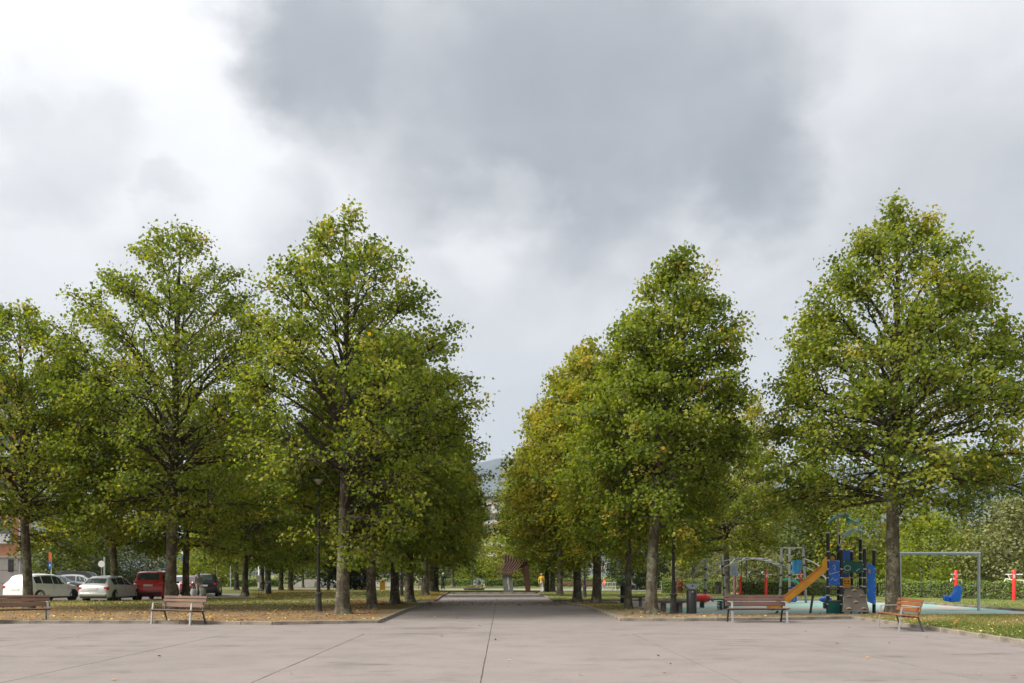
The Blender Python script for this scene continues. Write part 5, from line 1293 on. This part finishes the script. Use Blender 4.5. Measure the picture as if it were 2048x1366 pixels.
# ------------------------------------------------------------------ people
M['skin'] = plain('skin', (.48, .29, .21), .55, 0, .06, 8)
def person(px, py, z, h, rz, pose, top, legs, hair, label, sleeve=True, shoes=(.05, .05, .05), longcoat=False):
    e = empty('person', (*ground_at(px, py).xy, z), rz, label, 'person')
    V = Vector; seg = []
    hipz = .92 if pose != 'sit' else .47
    d = hipz - .92
    for s in (-1, 1):
        hip = V((s * .09, .01, .90 + d)); sh = V((s * .185, .01, 1.40 + d))
        if pose == 'sit': kn, an, toe = V((s * .11, -.43, .50)), V((s * .12, -.46, .08)), V((s * .13, -.62, .04))
        elif pose == 'walk': kn, an = V((s * .09, -.10 - s * .10, .49)), V((s * .09, .04 - s * .24, .09)); toe = an + V((0, -.16, -.04))
        else: kn, an, toe = V((s * .10, -.02, .49)), V((s * .11, .03, .08)), V((s * .13, -.13, .04))
        seg += [(hip, kn, .088, .060, 'legs'), (kn, an, .060, .042, 'legs'), (an, toe, .045, .035, 'shoes')]
        if pose == 'sit': el, wr = sh + V((s * .05, -.08, -.28)), sh + V((s * -.02, -.30, -.38))
        elif pose == 'walk': el, wr = sh + V((s * .05, .04 + s * .06, -.28)), sh + V((s * .06, -.06 + s * .14, -.52))
        else: el, wr = sh + V((s * .06, .02, -.29)), sh + V((s * .05, -.10, -.53))
        seg += [(sh, el, .055, .043, 'top'), (el, wr, .043, .030, 'top' if sleeve else 'skin')]
        hd = (wr - el).normalized(); pal = wr + hd * .085; seg.append((wr, pal, .028, .030, 'skin'))
        side_ = V((0, 1, 0)); 
        for k, (o_, l) in enumerate(((-.027, .065), (-.009, .075), (.009, .072), (.026, .055))):
            b0_ = pal + side_ * o_; b1_ = b0_ + hd * l * .5 + V((-s * .006, -.004, 0)); b2_ = b1_ + hd * l * .5 + V((-s * .014, -.006, 0)); seg += [(b0_, b1_, .010, .009, 'skin'), (b1_, b2_, .009, .008, 'skin')]
        tb = wr + hd * .03 + V((0, -.03, 0)); seg.append((tb, tb + hd * .05 + V((0, -.025, 0)), .011, .009, 'skin'))
        seg.append((V((s * .06, .0, 1.38 + d)), sh, .07, .062, 'top'))
    seg += [(V((0, .01, .90 + d)), V((0, .01, 1.08 + d)), .135, .125, 'legs' if not longcoat else 'top'), (V((0, .01, 1.04 + d)), V((0, .015, 1.34 + d)), .128, .15, 'top'), (V((0, .02, 1.38 + d)), V((0, .0, 1.50 + d)), .065, .055, 'skin'),
            (V((0, -.005, 1.555 + d)), V((0, -.005, 1.62 + d)), .082, .092, 'skin'), (V((0, -.10, 1.575 + d)), V((0, -.088, 1.60 + d)), .016, .012, 'skin')]
    for s in (-1, 1): seg.append((V((s * .09, .0, 1.575 + d)), V((s * .094, .005, 1.605 + d)), .014, .012, 'skin'))
    if longcoat: seg.append((V((0, .01, .95 + d)), V((0, .01, .60 + d)), .15, .19, 'top'))
    m = MB()
    for a, b, ra_, rb_, _ in seg:
        t = (b - a); L = max(t.length, 1e-4); t = t / L
        pts = [a - t * ra_ * .8, a - t * ra_ * .5, a, b, b + t * rb_ * .5, b + t * rb_ * .8]; m.tube(pts, [ra_ * .35, ra_ * .8, ra_, rb_, rb_ * .8, rb_ * .35], 10)
    me = m.mesh('body', M['skin']); tmp = bpy.data.objects.new('tmp', me); COL.objects.link(tmp)
    md = tmp.modifiers.new('r', 'REMESH'); md.mode = 'VOXEL'; md.voxel_size = .015; md.use_smooth_shade = True
    ms = tmp.modifiers.new('s', 'SMOOTH'); ms.iterations = 3; ms.factor = .4
    dg = bpy.context.evaluated_depsgraph_get(); nm = bpy.data.meshes.new_from_object(tmp.evaluated_get(dg)); bpy.data.objects.remove(tmp)
    nm.name = 'body'; nm.materials.clear()
    mats = [M['skin'], plain('clothes_top', top, .85, 0, .12, 9), plain('clothes_legs', legs, .85, 0, .12, 9), plain('shoe', shoes, .6, 0, .1, 9)]
    for x in mats: nm.materials.append(x)
    idx = {'skin': 0, 'top': 1, 'legs': 2, 'shoes': 3}
    cen = np.zeros(len(nm.polygons) * 3, np.float32); nm.polygons.foreach_get('center', cen); cen = cen.reshape(-1, 3)
    best = np.full(len(cen), 1e9); mi = np.zeros(len(cen), np.int32)
    for a, b, ra_, rb_, tg_ in seg:
        a_, b_ = np.array(a), np.array(b); w = np.clip(((cen - a_) @ (b_ - a_)) / max(1e-9, (b_ - a_) @ (b_ - a_)), 0, 1)
        dist = np.linalg.norm(cen - a_ - w[:, None] * (b_ - a_), axis=1) - (ra_ + (rb_ - ra_) * w)
        k = dist < best; best[k] = dist[k]; mi[k] = idx[tg_]
    nm.polygons.foreach_set('material_index', mi); nm.polygons.foreach_set('use_smooth', np.ones(len(mi), bool)); nm.update()
    link('body', nm, e)
    hm = MB(); hm.ball((0, .018, 1.645 + d), (.102, .112, .095), 14, 10); 
    hm.v = [(x, max(y, -.062) if z_ < 1.66 + d else y, z_) for x, y, z_ in hm.v]; hm.build('hair', plain('hair', hair, .7, 0, .2, 20), e, True)
    ey = MB()
    for s in (-1, 1): ey.ball((s * .033, -.090, 1.605 + d), (.012, .006, .008), 8, 6)
    ey.build('eye', M['black'], e); MB().ball((0, -.086, 1.548 + d), (.026, .007, .007), 8, 6).build('mouth', plain('lip', (.35, .12, .10), .5), e)
    e.scale = (h / 1.74,) * 3
    return e
person(397, 1196.5, .014, 1.66, R(35), 'walk', (.33, .29, .26), (.56, .50, .42), (.20, .10, .06), 'person in a grey beige jacket and cream trousers carrying two bags by the cars')
person(1083, 1187, .05, 1.60, R(170), 'walk', (.58, .34, .03), (.50, .48, .44), (.36, .28, .16), 'person in a yellow jacket and pale trousers walking away beyond the sculpture')
person(1209, 1180.5, -.015, 1.68, R(-60), 'sit', (.66, .09, .03), (.06, .10, .19), (.06, .04, .03), 'person in an orange red top and jeans sitting on a white bench')
person(886, 1181, .06, 1.66, R(200), 'walk', (.02, .02, .022), (.02, .02, .022), (.55, .52, .46), 'person in a long black coat with pale hair beside the far left linden', longcoat=True)
person(1301, 1182.5, .085, 1.68, R(20), 'walk', (.62, .64, .68), (.05, .05, .06), (.10, .06, .04), 'person in a white top and dark shorts beside the dark evergreen', False)
person(1262, 1182.5, .085, 1.66, R(70), 'sit', (.52, .48, .55), (.10, .13, .22), (.12, .08, .05), 'person in a pale lilac top resting against the dark evergreen trunk')
person(723, 1181.5, .06, 1.68, R(60), 'walk', (.02, .02, .022), (.02, .02, .02), (.03, .02, .02), 'person in black striding before the far evergreen')
def bag(px, py, w, h, mat, label, dx=0, z=.014):
    p = ground_at(px, py); e = empty('shopping_bag', (p.x, p.y, z), .3, label, 'bag', 'bags held by the walker')
    m = MB(); vs = []; lv = [(0, .75, .5), (.06, 1, 1), (.55, .95, .9), (.9, .7, .35), (1, .55, .1)]
    for k, a, b_ in lv:
        for i in range(12):
            t = i * math.tau / 12; vs.append((w / 2 * a * math.cos(t), .10 * b_ * math.sin(t), .12 + h * k))
    m.add(vs, [(i * 12 + j, i * 12 + (j + 1) % 12, (i + 1) * 12 + (j + 1) % 12, (i + 1) * 12 + j) for i in range(4) for j in range(12)] + [tuple(range(12)), tuple(48 + j for j in range(12))]); m.build('sack', mat, e, True)
    MB().tube(spl([V_ for V_ in (Vector((-w * .2, 0, .12 + h)), Vector((0, 0, .12 + h + .16)), Vector((w * .2, 0, .12 + h)))]), .012, 6).build('handle', mat, e, True)
bag(387, 1197.2, .42, .50, M['white'], 'white carrier bag on the left of the walker by the cars'); bag(406, 1196.2, .40, .55, plain('grey_green_cloth', (.30, .34, .30), .8), 'grey green bag on the right of the walker by the cars')

# ------------------------------------------------------------------ fallen leaves and grass
def inside(P, poly):
    x, y = P[:, 0], P[:, 1]; r = np.zeros(len(P), bool); n = len(poly)
    for i in range(n):
        x0, y0, x1, y1 = poly[i][0], poly[i][1], poly[(i + 1) % n][0], poly[(i + 1) % n][1]
        c = ((y0 > y) != (y1 > y)) & (x < (x1 - x0) * (y - y0) / (y1 - y0 + 1e-12) + x0); r ^= c
    return r
rng = np.random.default_rng(9)
def px_scatter(n, x0, x1, y0, y1):
    px = rng.uniform(x0, x1, n); py = 1 / rng.uniform(1 / (y1 - HZ), 1 / (y0 - HZ), n) + HZ
    Y = F * EYE / (py - HZ); return np.stack([(px - 1024) / F * Y, Y], -1)
def flat_leaves(P, z, size, tone, tilt=.25):
    n = len(P); C = np.concatenate([P, (z + rng.uniform(.004, .03, n))[:, None]], 1)
    a = rng.uniform(0, 6.283, n); T = np.stack([np.cos(a), np.sin(a), rng.normal(0, tilt, n)], -1); N = np.stack([rng.normal(0, tilt, n), rng.normal(0, tilt, n), np.ones(n)], -1)
    B = np.cross(N, T); L = size * rng.uniform(.6, 1.3, n)[:, None]
    V = np.stack([C - T * L * .5, C + B * L * .4 + np.array([0, 0, .01]), C + T * L * .5, C - B * L * .4 + np.array([0, 0, .015])], 1).reshape(-1, 3)
    V[:, 2] = np.maximum(V[:, 2], np.repeat(z, 4) + .003) if hasattr(z, '__len__') else np.maximum(V[:, 2], z + .003)
    return V, np.arange(4 * n).reshape(n, 4), tone
parts = []
for n, x0, x1, y0, y1, poly, z, tm in ((5200, 470, 700, 1182, 1200, LEFT_LAWN, .085, .5), (2600, 690, 815, 1203, 1214, LEFT_BED, .085, .42), (4200, -60, 760, 1200, 1250, LEFT_BED, .085, .68), (1500, 840, 900, 1184, 1203, LEFT_LAWN, .085, .45), (2200, 690, 880, 1182, 1204, LEFT_LAWN, .085, .6),
                                       (700, 1120, 1240, 1204, 1222, RIGHT_BED, .085, .55), (700, 1240, 1700, 1222, 1244, RIGHT_BED, .085, .7), (500, 1090, 1400, 1188, 1203, RIGHT_LAWN, .085, .75), (700, 1750, 2100, 1235, 1295, RIGHT_VERGE, .085, .75)):
    P = px_scatter(n, x0, x1, y0, y1); P = P[inside(P, poly)]; parts.append(flat_leaves(P, z, .085, np.clip(rng.normal(tm, .2, len(P)), 0, 1)))
P = np.concatenate([px_scatter(520, 860, 1180, 1204.5, 1212), px_scatter(26, 0, 2048, 1250, 1366), px_scatter(60, 850, 1160, 1190, 1240)]); P = P[~inside(P, LEFT_BED) & ~inside(P, RIGHT_BED) & ~inside(P, RIGHT_VERGE) & ~inside(P, LEFT_LAWN) & ~inside(P, RIGHT_LAWN)]
parts.append(flat_leaves(P, .014, .085, np.clip(rng.normal(.55, .25, len(P)), 0, 1)))
o = 0; VV, QQ, TT = [], [], []
for V, Q, t in parts: VV.append(V); QQ.append(Q + o); TT.append(t); o += len(V)
tag(link('fallen_leaves', np_mesh('fallen_leaves', np.concatenate(VV), np.concatenate(QQ), M['litter'], np.concatenate(TT))), 'scattered orange and yellow fallen leaves on beds and paving', 'leaves', kind='stuff')
def blades(P, z, h, tone):
    n = len(P); a = rng.uniform(0, 6.283, n); d = np.stack([np.cos(a), np.sin(a)], -1); w = .011 * rng.uniform(.7, 1.6, n)[:, None]; hh = h * rng.uniform(.5, 1.4, n)
    V = np.zeros((n, 3, 3)); V[:, 0, :2] = P - d * w; V[:, 1, :2] = P + d * w; V[:, 0, 2] = V[:, 1, 2] = z - .005
    V[:, 2, :2] = P + rng.normal(0, .35, (n, 2)) * hh[:, None]; V[:, 2, 2] = z + hh
    return V.reshape(-1, 3), np.arange(3 * n).reshape(n, 3), tone
def vn2(P, s, k):
    return np.sin(P[:, 0] * s + k) * np.sin(P[:, 1] * s * .8 + 2 * k) + .6 * np.sin(P[:, 0] * s * 2.3 - P[:, 1] * s * 1.9 + k * 3)
parts = []
for n, x0, x1, y0, y1, poly, z, h, tm, ymin in ((60000, -80, 760, 1198, 1236, LEFT_BED, .085, .055, .58, 36), (26000, 470, 900, 1182, 1204, LEFT_LAWN, .085, .06, .5, 0), (46000, 1080, 2100, 1186, 1224, RIGHT_LAWN, .085, .06, .45, 0), (50000, 1720, 2120, 1234, 1300, RIGHT_VERGE, .085, .05, .55, 0), (6000, 1120, 1260, 1205, 1225, RIGHT_BED, .085, .05, .5, 0), (7000, 900, 1080, 1183, 1187.5, MEADOW, .06, .07, .4, 0)):
    P = px_scatter(n, x0, x1, y0, y1); v = vn2(P, .9, n % 7)
    k = inside(P, poly) & (rng.random(len(P)) < np.clip(.62 + .4 * v, .1, 1))
    if ymin: k &= rng.random(len(P)) < np.clip((P[:, 1] - ymin) / 7, .03, 1)
    if poly is RIGHT_VERGE: tmm = tm + np.clip((P[:, 1] - 24) / 14, -.42, .3)
    else: tmm = np.full(len(P), tm)
    P, v, tmm = P[k], v[k], tmm[k]
    parts.append(blades(P, z, h, np.clip(rng.normal(0, .15, len(P)) + tmm - .12 * v, 0, 1)))
o = 0; VV, QQ, TT = [], [], []
for V, Q, t in parts: VV.append(V); QQ.append(Q + o); TT.append(t); o += len(V)
tag(link('grass', np_mesh('grass', np.concatenate(VV), np.concatenate(QQ), M['grass'], np.concatenate(TT))), 'thin short grass growing on the beds and lawns', 'grass', kind='stuff')

# ------------------------------------------------------------------ air
hm_ = bpy.data.materials.new('haze_air'); hm_.use_nodes = True; hn = hm_.node_tree; hn.nodes.clear()
ho = hn.nodes.new('ShaderNodeOutputMaterial'); hv = hn.nodes.new('ShaderNodeVolumePrincipled'); hn.links.new(hv.outputs[0], ho.inputs['Volume'])
hv.inputs['Color'].default_value = (.66, .81, 1.0, 1); hv.inputs['Density'].default_value = 7.0e-5; hv.inputs['Anisotropy'].default_value = 0.0
MB().box((0, 4000, 349), (14200, 9400, 702)).build('haze', hm_)
tag(bpy.data.objects['haze'], 'thin pale haze over the park and hills', 'haze', kind='stuff')
